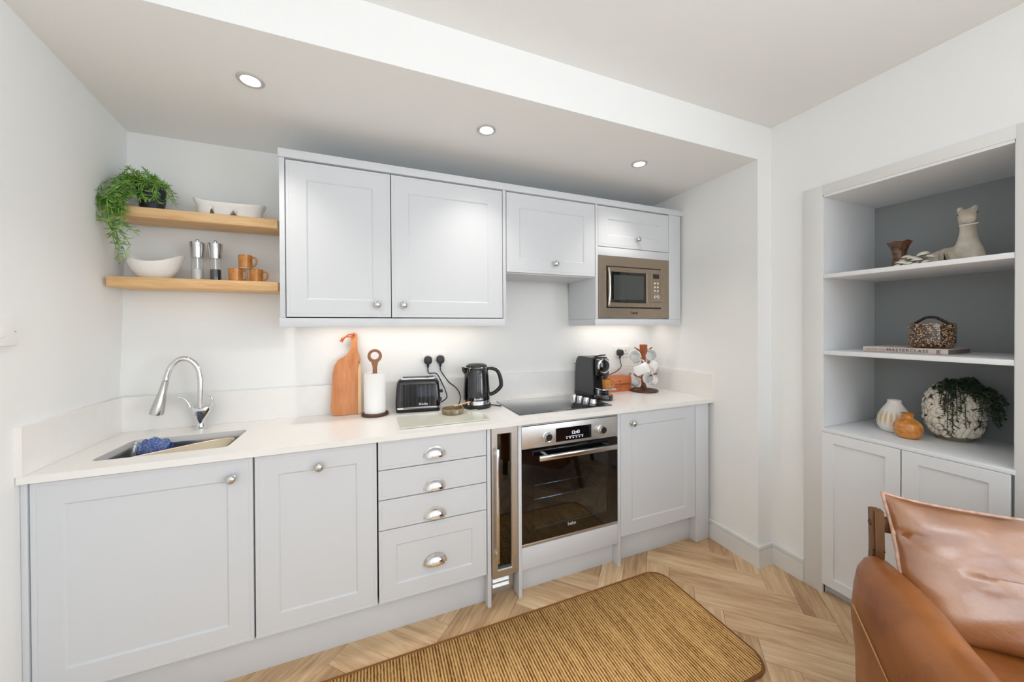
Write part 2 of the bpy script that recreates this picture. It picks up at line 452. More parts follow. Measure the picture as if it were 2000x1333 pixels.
# right wall with the niche opening
NY0, NY1, NZ1 = 1.197, 1.778, 2.048
bm = nb()
for d0, d1, z0, z1 in ((DP - .01, NY0, -0.05, HC + .02), (NY1, WL[0], -0.05, HC + .02), (NY0, NY1, NZ1, HC + .02), (WL[1], 4.5, -0.05, HC + .02), (WL[0], WL[1], -0.05, WINZ[0]), (WL[0], WL[1], WINZ[1], HC + .02)):
    bd(bm, XW, XW + 0.5, d0, d1, z0, z1)
struct('wall_right', bm, WALL)
bm = nb(); t = .05
for d0, d1, z0, z1 in ((WL[0], WL[0] + t, *WINZ), (WL[1] - t, WL[1], *WINZ), (WL[0], WL[1], WINZ[0], WINZ[0] + t), (WL[0], WL[1], WINZ[1] - t, WINZ[1]), (WL[0], WL[1], 1.32, 1.37), (3.335, 3.365, *WINZ)): bd(bm, XW + .01, XW + .05, d0, d1, z0, z1)
w3 = struct('window_3', bm, WPLAS)
bm = nb(); bd(bm, XW + .028, XW + .032, WL[0] + .02, WL[1] - .02, WINZ[0] + .02, WINZ[1] - .02); obj('pane', bm, glass('window_pane', (255, 255, 255), 0.02), w3)
# front wall (behind the camera) with two windows
bm = nb()
xs = [-0.3, WIN[0][0], WIN[0][1], WIN[1][0], WIN[1][1], 3.75]
for i in range(5):
    if i % 2 == 0: box(bm, xs[i], xs[i + 1], YF - 0.25, YF, -0.05, HC + .02)
    else:
        box(bm, xs[i], xs[i + 1], YF - 0.25, YF, -0.05, WINZ[0]); box(bm, xs[i], xs[i + 1], YF - 0.25, YF, WINZ[1], HC + .02)
struct('wall_front', bm, WALL)
for i, (a, b) in enumerate(WIN):
    bm = nb(); t = 0.045
    for x0, x1, z0, z1 in ((a, a + t, *WINZ), (b - t, b, *WINZ), (a, b, WINZ[0], WINZ[0] + t), (a, b, WINZ[1] - t, WINZ[1]), (a, b, 1.32, 1.37), ((a + b) / 2 - .012, (a + b) / 2 + .012, *WINZ)):
        box(bm, x0, x1, YF - 0.05, YF - 0.01, z0, z1)
    w = struct('window_%d' % (i + 1), bm, WPLAS)
    bm = nb(); box(bm, a + .02, b - .02, YF - 0.036, YF - 0.032, WINZ[0] + .02, WINZ[1] - .02); obj('pane', bm, glass('window_pane', (255, 255, 255), 0.02), w)
# baseboards with a grooved top member
def skirt(name, pts, hgt=0.127):
    """pts: wall line (x,y) to follow, room on the left-hand side; mitred"""
    bm = nb()
    prof = [(0, 0), (0.016, 0), (0.016, hgt - 0.030), (0.011, hgt - 0.029), (0.011, hgt - 0.025), (0.016, hgt - 0.024), (0.016, hgt - 0.006), (0.010, hgt), (0, hgt)]
    P = [Vector((x, y, 0)) for x, y in pts]; rings = []
    for i in range(len(P)):
        t0 = (P[i] - P[i - 1]).normalized() if i > 0 else None; t1 = (P[i + 1] - P[i]).normalized() if i < len(P) - 1 else None
        n0 = Vector((-t0.y, t0.x, 0)) if t0 else None; n1 = Vector((-t1.y, t1.x, 0)) if t1 else None
        if n0 and n1:
            m = (n0 + n1).normalized(); m = m / max(m.dot(n0), 0.2)
        else: m = n0 or n1
        rings.append([P[i] + m * p[0] + Vector((0, 0, p[1])) for p in prof])
    loft(bm, rings, True, True)
    return struct(name, bm, TRIM, sharp=20)
skirt('baseboard_right', [(XR - 0.008, -0.585), (XR - 0.014, -DP), (XW, -DP), (XW, -1.112)][::-1])
skirt('baseboard_left', [(0.045, -0.70), (0.04, -2.0), (0.04, -4.3)])
# niche architrave
bm = nb()
FX = 3.184
bd(bm, FX, XW + .01, 1.112, NY0, 0.0, 2.098, 0.0015); bd(bm, FX, XW + .01, NY1, NY1 + 0.085, 0.0, 2.098, 0.0015); bd(bm, FX, XW + .01, NY0 - 0.001, NY1 + 0.001, NZ1, 2.098, 0.0015)
struct('trim_2', bm, TRIM)

# ------------------------------------------------------------------ built-in alcove bookcase
NB = 3.672
bk = thing('alcove_bookcase', 'pale grey built-in open bookcase in the wall alcove above the cupboard doors', 'bookcase', (FX, -1.49, 0.86))
bm = nb(); bd(bm, FX + .004, NB, NY0 - .02, NY0 + .002, 0.856, NZ1); obj('side_panel', bm, NICHE, bk)
bm = nb(); bd(bm, FX + .004, NB, NY1 - .002, NY1 + .02, 0.856, NZ1); obj('side_panel', bm, NICHE, bk)
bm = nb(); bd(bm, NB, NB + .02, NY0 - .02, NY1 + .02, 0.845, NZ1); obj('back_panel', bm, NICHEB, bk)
bm = nb(); bd(bm, FX + .004, NB, NY0 - .02, NY1 + .02, NZ1 - .012, NZ1 + .02); obj('top_panel', bm, NICHE, bk)
for z in (1.642, 1.252):
    bm = nb(); bd(bm, FX + .002, NB - .001, NY0 + .002, NY1 - .002, z - 0.021, z, 0.0012); obj('shelf', bm, NICHE, bk)
cu = thing('alcove_cupboard', 'pale grey two-door cupboard built into the alcove under the bookcase', 'cupboard', (FX, -1.49, 0.0))
bm = nb(); bd(bm, FX - .002, NB - .0005, NY0 - .004, NY1 + .002, 0.836, 0.855, 0.001); obj('countertop', bm, NICHE, cu)
bm = nb(); bd(bm, FX + .022, NB, NY0, NY1, 0.06, 0.836); obj('body', bm, CABIN, cu)
bm = nb(); bd(bm, FX + .045, NB, NY0, NY1, 0.0, 0.06); obj('plinth', bm, CABIN, cu)
for a, b in ((NY0 - .002, 1.484), (1.488, 1.770)):
    obj('door', door_bm(a, b, 0.052, 0.834, FX - .003, 0.02, shaker_flat(0.048), 'x'), NICHE, cu)

# ------------------------------------------------------------------ base cabinets
FD = 0.6375                             # front face of the doors
ZB0, ZB1 = 0.166, 0.879
def carcass(bm, x0, x1, z0=0.16, z1=0.884, dback_=0.185): bd(bm, x0, x1, dback_, FD - 0.021, z0, z1)
c1 = thing('base_cabinet', 'light grey sink cabinet with one wide shaker door, leftmost under the worktop', 'cabinet', (0.3, -0.4, 0.0))
bm = nb(); t = .018
for a in ((0.0, t, .16, .884, .185, FD - .021), (0.606 - t, 0.606, .16, .884, .185, FD - .021), (0, .606, .16, .178, .185, FD - .021), (0, .606, .16, .70, .185, .195)):
    bd(bm, a[0], a[1], a[4], a[5], a[2], a[3])
obj('body', bm, GAP, c1)
d = obj('door', door_bm(0.001, 0.6035, ZB0, ZB1, FD, 0.020, shaker(0.082)), CAB, c1); knob(d, 0.540, FD, 0.812)
c2 = thing('base_cabinet', 'narrower light grey shaker door cabinet between the sink cabinet and the drawers', 'cabinet', (0.83, -0.4, 0.0))
bm = nb(); carcass(bm, 0.608, 1.054); obj('body', bm, GAP, c2)
d = obj('door', door_bm(0.6095, 1.0525, ZB0, ZB1, FD, 0.020, shaker(0.082)), CAB, c2); knob(d, 0.833, FD, 0.812)
c3 = thing('drawer_cabinet', 'light grey cabinet of four drawers with chrome cup handles', 'cabinet', (1.3, -0.4, 0.0))
bm = nb(); carcass(bm, 1.056, 1.556); obj('body', bm, GAP, c3)
for z0, z1, hz, st in ((ZB0, 0.4845, 0.300, 0.075), (0.4885, 0.6185, 0.517, None), (0.6225, 0.7505, 0.648, None), (0.7545, ZB1 + .002, 0.798, None)):
    rg = shaker(st) if st else [(0, 0.0015), (0.0015, 0), (0.0115, 0), (0.0125, 0.0009), (0.0145, 0.0009), (0.0155, 0), (0.024, 0)]
    d = obj('drawer', door_bm(1.0590, 1.5525, z0, z1, FD, 0.020, rg), CAB, c3)
    sub('cup_handle', CUP, None, d, (1.304 - 1.3, -FD + 0.4, hz - 0.012))
c4 = thing('base_cabinet', 'light grey shaker door cabinet right of the oven, in the corner by the wall', 'cabinet', (2.65, -0.4, 0.0))
bm = nb(); carcass(bm, 2.362, 2.944); obj('body', bm, GAP, c4)
d = obj('door', door_bm(2.3625, 2.9435, ZB0, ZB1 + .003, FD, 0.020, shaker(0.082)), CAB, c4); knob(d, 2.444, FD, 0.817)
def panel(label, x0, x1, d0, d1, z0, z1, m=CAB, name='filler_panel'):
    bm = nb(); bd(bm, x0, x1, d0, d1, z0, z1, 0.001); o = obj(name, bm, m, None, off=((x0 + x1) / 2, -(d0 + d1) / 2, z0)); o.location = ((x0 + x1) / 2, -(d0 + d1) / 2, z0)
    return tag(o, label, 'panel')
panel('slim light grey upright panel at the left end of the base cabinets', -0.0195, -0.004, 0.56, FD, 0.0, 0.8845)
panel('recessed grey scribe strip between left wall and leftmost end panel', -0.036, -0.0205, 0.56, FD - 0.016, 0.0, 0.8845, CABIN)
panel('light grey upright panel between the drawers and the wine cooler', 1.5575, 1.5755, 0.19, FD, 0.0, 0.8845)
panel('light grey upright panel between the wine cooler and the oven', 1.7225, 1.7405, 0.19, FD, 0.0, 0.8845)
panel('light grey upright panel between the oven and the corner cabinet', 2.3405, 2.3600, 0.19, FD, 0.0, 0.8845)
panel('wide light grey filler post between corner cabinet and right wall', 2.9475, 3.0620, 0.56, FD, 0.0, 0.8845)
panel('light grey panel below the oven, above its plinth', 1.7415, 2.3395, 0.19, FD - 0.002, 0.135, 0.2475, CAB, 'infill_panel')
PD = 0.589
panel('long light grey plinth board under the sink cabinet, door cabinet and drawers', -0.003, 1.5565, PD - .016, PD, 0.0, 0.1595, CAB, 'plinth_board')
panel('light grey plinth board under the oven', 1.7415, 2.3395, PD - .016, PD, 0.0, 0.134, CAB, 'plinth_board')
panel('light grey plinth board under the right corner cabinet', 2.361, 2.9465, PD - .016, PD, 0.0, 0.1595, CAB, 'plinth_board')

# worktop and upstands
WF, WZ = 0.655, 0.91
SX0, SX1, SD0, SD1 = 0.100, 0.500, 0.302, 0.560
bm = nb()
lo = [(-0.028, -0.12), (-0.018, -WF), (3.088, -WF), (3.094, -0.08)]
slab_hole(bm, lo, [rrect(SX0, SX1, -SD1, -SD0, 0.025)], WZ - 0.025, WZ)
wt = obj('worktop', bm, QUARTZ, None, 25, off=(1.5, -0.4, WZ)); wt.location = (1.5, -0.4, WZ); tag(wt, 'long white quartz worktop running over all base cabinets', 'worktop')
HSP = 1.0685
def up(label, pts, z0=WZ + .0004, z1=HSP):
    bm = nb(); loft(bm, [[(x, y, z0) for x, y in pts], [(x, y, z1 - .001) for x, y in pts], [(x + (sum(p[0] for p in pts) / 4 - x) * .004, y + (sum(p[1] for p in pts) / 4 - y) * .02, z1) for x, y in pts]], True, True)
    c = (sum(p[0] for p in pts) / 4, sum(p[1] for p in pts) / 4, z0)
    bmesh.ops.translate(bm, verts=bm.verts, vec=-Vector(c)); o = obj('upstand', bm, QUARTZ); o.location = c
    return tag(o, label, 'upstand')
up('white quartz upstand along the left wall beside the sink', [(-0.036, -0.12), (-0.0205, -WF), (-0.0025, -WF), (-0.018, -0.12)])
up('white quartz upstand along the back wall behind the worktop', [(-0.0175, -0.1235), (-0.0175, -0.140), (3.078, -0.121), (3.078, -0.1045)])
up('white quartz upstand along the right wall behind the mug tree', [(3.0785, -0.09), (3.0765, -WF), (3.0925, -WF), (3.1, -0.09)])

# sink, inset, cloth
sk = thing('sink', 'stainless steel sink set under the left end of the worktop', 'sink', (0.3, -0.43, WZ - .03))
bm = nb(); rings = []
for ins, z in ((-0.012, .8845), (0.0, .8845), (0.002, .875), (0.004, .74), (0.012, .722), (0.03, .714)):
    rings.append([(x, y, z) for x, y in rrect(SX0 + ins, SX1 - ins, -SD1 + ins, -SD0 - ins, max(0.03 - ins * .3, 0.012), 6)])
loft(bm, rings, False, True); obj('basin', bm, mat('sink_steel', (198, 197, 194), 0.28, 1.0), sk, 40)
bm = nb(); lathe(bm, [(0.0, .7165), (0.028, .7165), (0.036, .715), (0.038, .7142)], 24, (0.36, -0.43, 0)); obj('drain', bm, CHROME, sk)
col = thing('sink_inset', 'shallow inset with a curved rim in the sink, beige reflection in its colour', 'sink inset', (0.36, -0.47, .78))
TANM = mat('steel_beige_reflection', (206, 192, 166), 0.3, 0.2)  # beige puts a reflection into the colour of the sink inset
to_l = [(.178, -.551), (.225, -.522), (.285, -.478), (.345, -.436), (.40, -.405), (.445, -.390), (.470, -.394), (.482, -.415), (.484, -.47), (.482, -.53), (.472, -.548), (.45, -.553), (.38, -.554), (.30, -.554), (.23, -.554)]
tcx = sum(p[0] for p in to_l) / len(to_l) + .02; tcy = sum(p[1] for p in to_l) / len(to_l) - .01
def inset_ring(k, z): return [(tcx + (x - tcx) * k, tcy + (y - tcy) * k, z) for x, y in to_l]
bm = nb(); loft(bm, [inset_ring(.78, .80), inset_ring(.92, .85), inset_ring(.985, .892), inset_ring(1.01, .900), inset_ring(1.0, .904), inset_ring(.94, .900), inset_ring(.88, .85), inset_ring(.72, .806)], True, True)
obj('bowl', bm, TANM, col, 50)
cl = thing('dish_cloth', 'folded blue dish cloth hanging over the sink edge behind the sink inset', 'cloth', (0.22, -0.40, .90))
CLOTH = mat('blue_check_cloth', (92, 126, 206), 0.95, var=(160, (186, 202, 238), 1), bump=(300, 0.4))
bm = nb(); n = 22; V = []
for i in range(n + 1):
    u = i / n; row = []
    for j in range(13):
        v = j / 12
        a = PI * v
        x = 0.166 + 0.098 * u; hh = 0.030 + 0.022 * math.sin(PI * min(1, u * 1.15)) + 0.006 * math.sin(u * 17)
        y = -0.405 + 0.030 * math.cos(a) + 0.010 * math.sin(u * 9 + 1); z = 0.885 + hh * math.sin(a) + 0.003 * math.sin(u * 30 + v * 9)
        if v < .08 or v > .92: z -= 0.03
        row.append(bm.verts.new((x, y, z)))
    V.append(row)
for i in range(n):
    for j in range(12): bm.faces.new((V[i][j], V[i + 1][j], V[i + 1][j + 1], V[i][j + 1]))
bmesh.ops.solidify(bm, geom=bm.faces[:], thickness=0.004)
obj('cloth', bm, CLOTH, cl, 70)
br = thing('dish_brush', 'clear handled dish brush standing in the sink beside the blue cloth', 'brush', (0.155, -0.41, .86))
bm = nb(); tube(bm, spline([(0.150, -0.42, .80), (0.150, -0.415, .87), (0.153, -0.405, .915), (0.157, -0.40, .925)]), [0.008] * 17 + [0.011] * 8, 10)
obj('handle', bm, glass('frosted_clear', (235, 238, 245), 0.22, 0.2), br)

# tap
tp = thing('mixer_tap', 'tall chrome mixer tap with arched spout and two lever handles', 'tap', (0.291, -0.205, WZ))
X0, D0 = 0.291, 0.205
bm = nb(); lathe(bm, [(0, WZ), (0.026, WZ), (0.026, WZ + .006), (0.016, WZ + .012), (0.014, WZ + .028), (0, WZ + .028)], 24, (X0, -D0, 0)); obj('base', bm, CHROME, tp)
bm = nb()
rings = []
for z, wx, wy in ((WZ + .024, .013, .013), (WZ + .045, .020, .014), (WZ + .085, .040, .016), (WZ + .095, .043, .017), (WZ + .097, .036, .015), (WZ + .086, .020, .014)):
    rings.append([(X0 + wx * math.cos(2 * PI * i / 20), -D0 + wy * math.sin(2 * PI * i / 20), z + (0.012 * abs(math.cos(2 * PI * i / 20)) if z > WZ + .09 else 0)) for i in range(20)])
loft(bm, rings, True, True); obj('body', bm, CHROME, tp, 50)
arc = spline([(X0, -D0, WZ + .06), (X0, -D0, WZ + .16), (X0 - .001, -D0, WZ + .245), (X0 - .012, -D0 - .002, WZ + .295), (X0 - .040, -D0 - .006, WZ + .328), (X0 - .072, -D0 - .010, WZ + .330), (X0 - .100, -D0 - .014, WZ + .300), (X0 - .113, -D0 - .017, WZ + .262), (X0 - .117, -D0 - .019, WZ + .240)], 6)
bm = nb(); tube(bm, arc, 0.0115, 14); obj('spout', bm, CHROME, tp, 50)
bm = nb(); p0 = Vector(arc[-1]); dv = (Vector((X0 - .150, -D0 - .026, WZ + .085)) - p0).normalized()
q = Vector((0, 0, 1)).rotation_difference(dv).to_matrix().to_4x4(); M = Matrix.Translation(p0) @ q
lathe(bm, [(0, 0.0), (0.0105, 0.0), (0.0095, 0.006), (0.0125, 0.007), (0.0125, 0.02), (0.0145, 0.06), (0.020, 0.10), (0.025, 0.145), (0.0245, 0.155), (0.019, 0.156), (0, 0.154)], 20, mtx=M)
obj('spray_head', bm, NICKEL, tp, 40)
for sg, pts in ((-1, [(X0 - .036, -D0, WZ + .094), (X0 - .044, -D0 - .003, WZ + .125), (X0 - .060, -D0 - .006, WZ + .150), (X0 - .082, -D0 - .008, WZ + .158)]), (1, [(X0 + .036, -D0, WZ + .094), (X0 + .044, -D0, WZ + .118), (X0 + .043, -D0 - .002, WZ + .142), (X0 + .036, -D0 - .004, WZ + .160)])):
    bm = nb(); P = spline(pts, 6); tube(bm, P, [0.008 - 0.0035 * i / (len(P) - 1) + (0.002 if i > len(P) - 4 else 0) for i in range(len(P))], 10, flat=.8); obj('lever', bm, CHROME, tp, 50)

# ------------------------------------------------------------------ wine cooler
wc = thing('wine_cooler', 'slim stainless steel wine cooler with a glass door beside the drawers', 'wine cooler', (1.65, -0.4, 0.0))
cx0, cx1 = 1.5805, 1.7195
bm = nb()
for a in ((cx0, cx1, .15, .16, .03, .882), (cx0, cx0 + .006, .15, FD - .045, .14, .882), (cx1 - .006, cx1, .15, FD - .045, .14, .882), (cx0, cx1, .15, FD - .045, .876, .882), (cx0, cx1, .15, FD - .045, .135, .141)): bd(bm, *a)
obj('cabinet', bm, mat('cooler_inside', (24, 24, 26), 0.5), wc)
bm = nb(); zt, zb = 0.880, 0.136
def frame_bm(x0, x1, z0, z1, w, dF, th):
    b = nb(); o_ = [(x0, z0), (x1, z0), (x1, z1), (x0, z1)]; i_ = [(x0 + w, z0 + w), (x1 - w, z0 + w), (x1 - w, z1 - w), (x0 + w, z1 - w)]
    def rg(p, dd): return [(x, -dd, z) for x, z in p]
    m_ = [(x0 + w - .004, z0 + w - .004), (x1 - w + .004, z0 + w - .004), (x1 - w + .004, z1 - w + .004), (x0 + w - .004, z1 - w + .004)]
    R_ = [rg(o_, dF - th), rg(o_, dF), rg(m_, dF), rg(i_, dF - .005), rg(i_, dF - th)]
    R_.append(R_[0]); V = [[b.verts.new(p) for p in r_] for r_ in R_[:-1]]; V.append(V[0])
    for A, B in zip(V, V[1:]):
        for i in range(4): b.faces.new((A[i], A[(i + 1) % 4], B[(i + 1) % 4], B[i]))
    return b
dr = obj('door', frame_bm(cx0, cx1, zb, zt, 0.034, FD - .002, 0.036), STEEL, wc, 20)
bm = nb(); bd(bm, cx0 + .033, cx1 - .033, FD - .022, FD - .018, zb + .033, zt - .033); obj('glass_pane', bm, DARKGL, dr)
bm = nb(); hx = cx0 + 0.022
box(bm, hx - .007, hx + .007, -FD - .034, -FD - .022, 0.225, 0.785, .003); box(bm, hx - .005, hx + .005, -FD - .024, -FD + .004, 0.25, 0.265); box(bm, hx - .005, hx + .005, -FD - .024, -FD + .004, 0.745, 0.76)
obj('handle', bm, CHROME, dr)
for z in (.76, .66, .43, .33, .24):
    bm = nb()
    for k in range(5): tube(bm, [(cx0 + .01 + k * .029, -.2, z), (cx0 + .01 + k * .029, -FD + .06, z)], .0025, 6)
    tube(bm, [(cx0 + .008, -FD + .06, z), (cx1 - .008, -FD + .06, z)], .003, 6); obj('rack', bm, CHROME, wc)
bm = nb(); bd(bm, cx0 + .03, cx1 - .012, FD - .10, FD - .06, .555, .585); cp = obj('control_panel', bm, BLACK, wc)
bm = text_bm('12', 0.022, front_at(1.650, FD - .0595, .572), .0003, bold=True); obj('display', bm, mat('violet_led', (120, 110, 255), .5, emit=((120, 110, 255), 5.0)), cp)
bm = nb(); bd(bm, cx0 + .002, cx1 - .002, FD - .07, FD - .062, .03, .128); gv = obj('vent_grille', bm, STEEL, wc)
for k in range(3):
    bm = nb(); z = .045 + k * .026; loft(bm, [[(x, -(FD - .062), z), (x, -(FD - .052), z - .004), (x, -(FD - .052), z + .004), (x, -(FD - .062), z + .018)] for x in (cx0 + .02, cx1 - .03)], True, True); obj('vent_slat', bm, STEEL, gv)
bm = nb(); bd(bm, cx0 + .001, cx1 - .001, FD - .07, FD - .045, .1285, .134); obj('hinge_plate', bm, CHROME, wc)
bm = nb(); bd(bm, cx0, cx1, .2, FD - .075, 0.0, .14); obj('base', bm, STEEL, wc)

# ------------------------------------------------------------------ oven
ov = thing('oven', 'built-in electric oven with steel fascia and black glass door under the hob', 'oven', (2.04, -0.4, 0.25))
ox0, ox1 = 1.7425, 2.3390
bm = nb()
for a in ((ox0 + .02, ox1 - .02, .15, .16, .26, .75), (ox0 + .02, ox0 + .03, .15, FD - .03, .26, .75), (ox1 - .03, ox1 - .02, .15, FD - .03, .26, .75), (ox0 + .02, ox1 - .02, .15, FD - .03, .26, .275), (ox0 + .02, ox1 - .02, .15, FD - .03, .735, .75)): bd(bm, *a)
obj('cavity', bm, mat('oven_enamel', (74, 78, 84), 0.35), ov)
bm = nb(); bd(bm, ox0, ox1, FD - .04, FD - .003, .752, .868, .0015); fa = obj('fascia', bm, STEEL, ov)
bm = nb(); bd(bm, ox0, ox1, FD - .04, FD - .006, .871, .876); bd(bm, ox0, ox1, FD - .04, FD - .006, .879, .884); obj('top_trim', bm, STEEL, ov)
bm = nb(); bd(bm, ox0 + .005, ox1 - .005, FD - .06, FD - .028, .75, .884); obj('trim_gap', bm, GAP, ov)
bm = nb(); bd(bm, 1.941, 2.163, FD - .01, FD - .0015, .768, .840); dsp = obj('display_panel', bm, BLKGLASS, fa)
LED = mat('white_led', (235, 240, 250), .5, emit=((225, 235, 250), .7))
bm = text_bm('12:43', 0.024, front_at(2.062, FD - .0012, .808), .0003, bold=True)
bd(bm, 2.0, 2.11, FD - .0015, FD - .0009, .7885, .7905)
for k in range(6): bd(bm, 2.004 + k * .0196, 2.011 + k * .0196, FD - .0015, FD - .0009, .7785, .7835)
obj('clock_digits', bm, LED, dsp)
bm = nb(); lathe(bm, [(0, 0), (.026, 0), (.026, .004), (.0225, .006), (.0225, .021), (.020, .024), (.0175, .0235), (0, .0235)], 28, axis='Y'); KD = finish(bm, 'dial', CHROME, 40)
bm = nb(); lathe(bm, [(0, 0), (.0178, 0), (.0178, .0005), (0, .0005)], 28, axis='Y'); KF = finish(bm, 'dial_face', BLACK)
for x in (1.889, 2.230):
    k = sub('dial', KD, None, fa, (x - 2.04, -FD + .003 + .4, .803 - .25)); 
    sub('dial_face', KF, None, fa, (x - 2.04, -FD + .003 + .4 - .0236, .803 - .25))
dz0, dz1 = .266, .748
od = obj('door', frame_bm(ox0, ox1, dz0, dz1, 0.070, FD - .001, 0.03), BLKGLASS, ov, 20)
bm = nb(); bd(bm, ox0 + .069, ox1 - .069, FD - .008, FD - .004, dz0 + .069, dz1 - .069); obj('door_glass', bm, OVENGL, od)
bm = nb(); bd(bm, 1.822, 2.306, FD + .030, FD + .046, .696, .722, .005); bd(bm, 1.86, 1.88, FD - .004, FD + .032, .700, .718); bd(bm, 2.25, 2.27, FD - .004, FD + .032, .700, .718); obj('handle', bm, NICKEL, od)
bm = nb(); bd(bm, ox0, ox1, FD - .03, FD - .004, .2485, .2635, .001); obj('lower_trim', bm, STEEL, ov)
bm = text_bm('beko', 0.026, front_at(2.036, FD - .0006, .318), .0003, bold=True); obj('door_lettering', bm, mat('grey_print', (176, 178, 182), .5), od)
for z in (.46, .535):
    bm = nb()
    for k in range(16): tube(bm, [(ox0 + .05 + k * .033, -.2, z), (ox0 + .05 + k * .033, -FD + .05, z)], .0018, 5)
    for y in (-.2, -FD + .05): tube(bm, [(ox0 + .035, y, z), (ox1 - .035, y, z)], .003, 6)
    obj('rack', bm, CHROME, ov)

# ------------------------------------------------------------------ hob
hb = thing('hob', 'black glass hob with chrome knobs along its right side on the worktop', 'hob', (2.06, -0.37, WZ))
bm = nb(); bd(bm, 1.762, 2.362, 0.188, 0.562, WZ, WZ + .005, .0015); obj('glass_top', bm, mat('hob_glass', (34, 36, 38), 0.05, coat=1.0), hb)
bm = nb(); lathe(bm, [(0, 0), (.019, 0), (.019, .004), (.0175, .006), (.0175, .022), (.0155, .025), (0, .025)], 24); HK = finish(bm, 'control_knob', CHROME, 40)
for x, dd in ((2.262, .300), (2.270, .357), (2.279, .416), (2.289, .476)): sub('control_knob', HK, None, hb, (x - 2.06, -dd + .37, .005))

# ------------------------------------------------------------------ wall cabinets
UD = 0.409
u1 = thing('wall_cabinet', 'white double door wall cabinet above the toaster, with two shaker doors', 'wall cabinet', (1.2, -0.2, 1.39))
bm = nb()
for a in ((.653, .6735, .10, UD), (1.7315, 1.7490, .10, UD)):
    bm = nb(); bd(bm, a[0], a[1], a[2], a[3], 1.4285, 2.1565, .0008); obj('end_panel', bm, CAB, u1)
bm = nb(); bd(bm, .6735, 1.7315, .10, UD - .021, 1.4285, 2.1565); obj('body', bm, GAP, u1)
bm = nb(); bd(bm, .6500, 1.7420, UD - .022, UD + .002, 1.3865, 1.4275, .001); bd(bm, .6500, .6680, .12, UD - .022, 1.3865, 1.4275); bd(bm, 1.7240, 1.7420, .12, UD - .022, 1.3865, 1.4275); obj('pelmet', bm, CAB, u1)
for a, b, kx in ((.6775, 1.1285, 1.064), (1.1325, 1.7275, 1.189)):
    d = obj('door', door_bm(a, b, 1.4325, 2.1500, UD, 0.020, shaker(0.086)), CAB, u1); knob(d, kx, UD, 1.494)
u2 = thing('wall_cabinet', 'short white wall cabinet with a lift-up door above the hob', 'wall cabinet', (2.05, -0.2, 1.69))
bm = nb(); bd(bm, 1.7515, 2.3535, .10, UD - .021, 1.690, 2.1565); obj('body', bm, CAB, u2)
d = obj('door', door_bm(1.7535, 2.3515, 1.696, 2.1500, UD, 0.020, shaker(0.084)), CAB, u2); knob(d, 2.064, UD, 1.758)
u3 = thing('wall_cabinet', 'tall white wall cabinet housing the microwave, at the right end of the row', 'wall cabinet', (2.7, -0.2, 1.39))
bm = nb(); bd(bm, 2.3555, 2.3735, .08, UD, 1.4285, 2.1565, .0008); obj('side_panel', bm, CAB, u3)
bm = nb(); bd(bm, 2.9640, 3.0700, UD - .1, UD, 1.4285, 2.1565, .0008); obj('filler_strip', bm, CAB, u3)
bm = nb(); bd(bm, 2.3735, 2.9640, .08, UD - .021, 1.845, 2.1565); obj('body', bm, CAB, u3)
bm = nb(); bd(bm, 2.3735, 2.9640, .095, UD - .03, 1.4285, 1.4365); obj('bottom_panel', bm, CAB, u3)
bm = nb(); bd(bm, 2.3745, 2.9630, UD - .021, UD - .001, 1.8365, 1.8905, .001); obj('rail', bm, CAB, u3)
bm = nb(); bd(bm, 2.3500, 3.0650, UD - .022, UD + .002, 1.3865, 1.4275, .001); bd(bm, 2.3500, 2.3680, .095, UD - .022, 1.3865, 1.4275); obj('pelmet', bm, CAB, u3)
d = obj('door', door_bm(2.3755, 2.9620, 1.8940, 2.1500, UD, 0.020, shaker(0.080)), CAB, u3); knob(d, 2.685, UD, 1.957)
bm = nb(); bd(bm, .650, 3.090, .07, UD + .006, 2.1575, 2.1955, .0012); o = obj('cornice_board', bm, CAB, None, off=(1.87, -.2, 2.1575)); o.location = (1.87, -.2, 2.1575)
tag(o, 'long white cornice board along the top of the wall cabinets', 'cornice')

# microwave
mw = thing('microwave', 'built-in stainless steel microwave in the right wall cabinet', 'microwave', (2.67, -0.2, 1.437))
bm = nb(); bd(bm, 2.42, 2.92, .10, UD - .03, 1.46, 1.81); obj('casing', bm, DKGREY, mw)
bm = frame_bm(2.3750, 2.9625, 1.4375, 1.8350, 0.066, UD + .001, 0.02); obj('surround', bm, STEELW, mw, 20)
bm = nb(); bd(bm, 2.4425, 2.8950, UD - .03, UD - .008, 1.5045, 1.7680); obj('shadow_gap', bm, GAP, mw)
md_ = obj('door', frame_bm(2.4450, 2.7930, 1.5075, 1.7650, 0.030, UD + .006, 0.03), STEELW, mw, 20)
bm = nb(); bd(bm, 2.474, 2.764, UD - .012, UD - .004, 1.5365, 1.736); bd(bm, 2.4745, 2.7635, UD - .004, UD + .0015, 1.5370, 1.7355); obj('door_window', bm, BLKGLASS, md_)
bm = nb(); bd(bm, 2.495, 2.742, UD + .0016, UD + .0020, 1.556, 1.716); obj('window_mesh', bm, mat('window_mesh', (58, 62, 60), 0.15, coat=.6), md_)
bm = nb(); tube(bm, spline([(2.451, -UD - .008, 1.52), (2.451, -UD - .018, 1.58), (2.451, -UD - .021, 1.64), (2.451, -UD - .018, 1.70), (2.451, -UD - .008, 1.755)]), .006, 10); obj('handle', bm, CHROME, md_)
bm = nb(); bd(bm, 2.795, 2.892, UD - .02, UD + .006, 1.545, 1.765, .001); bd(bm, 2.795, 2.892, UD - .02, UD + .006, 1.5075, 1.5435, .001); kp = obj('control_panel', bm, STEELW, mw)
bm = nb(); bd(bm, 2.817, 2.869, UD + .006, UD + .0072, 1.705, 1.735); obj('clock_display', bm, BLKGLASS, kp)
CREAM = mat('cream_button', (232, 220, 196), 0.3)
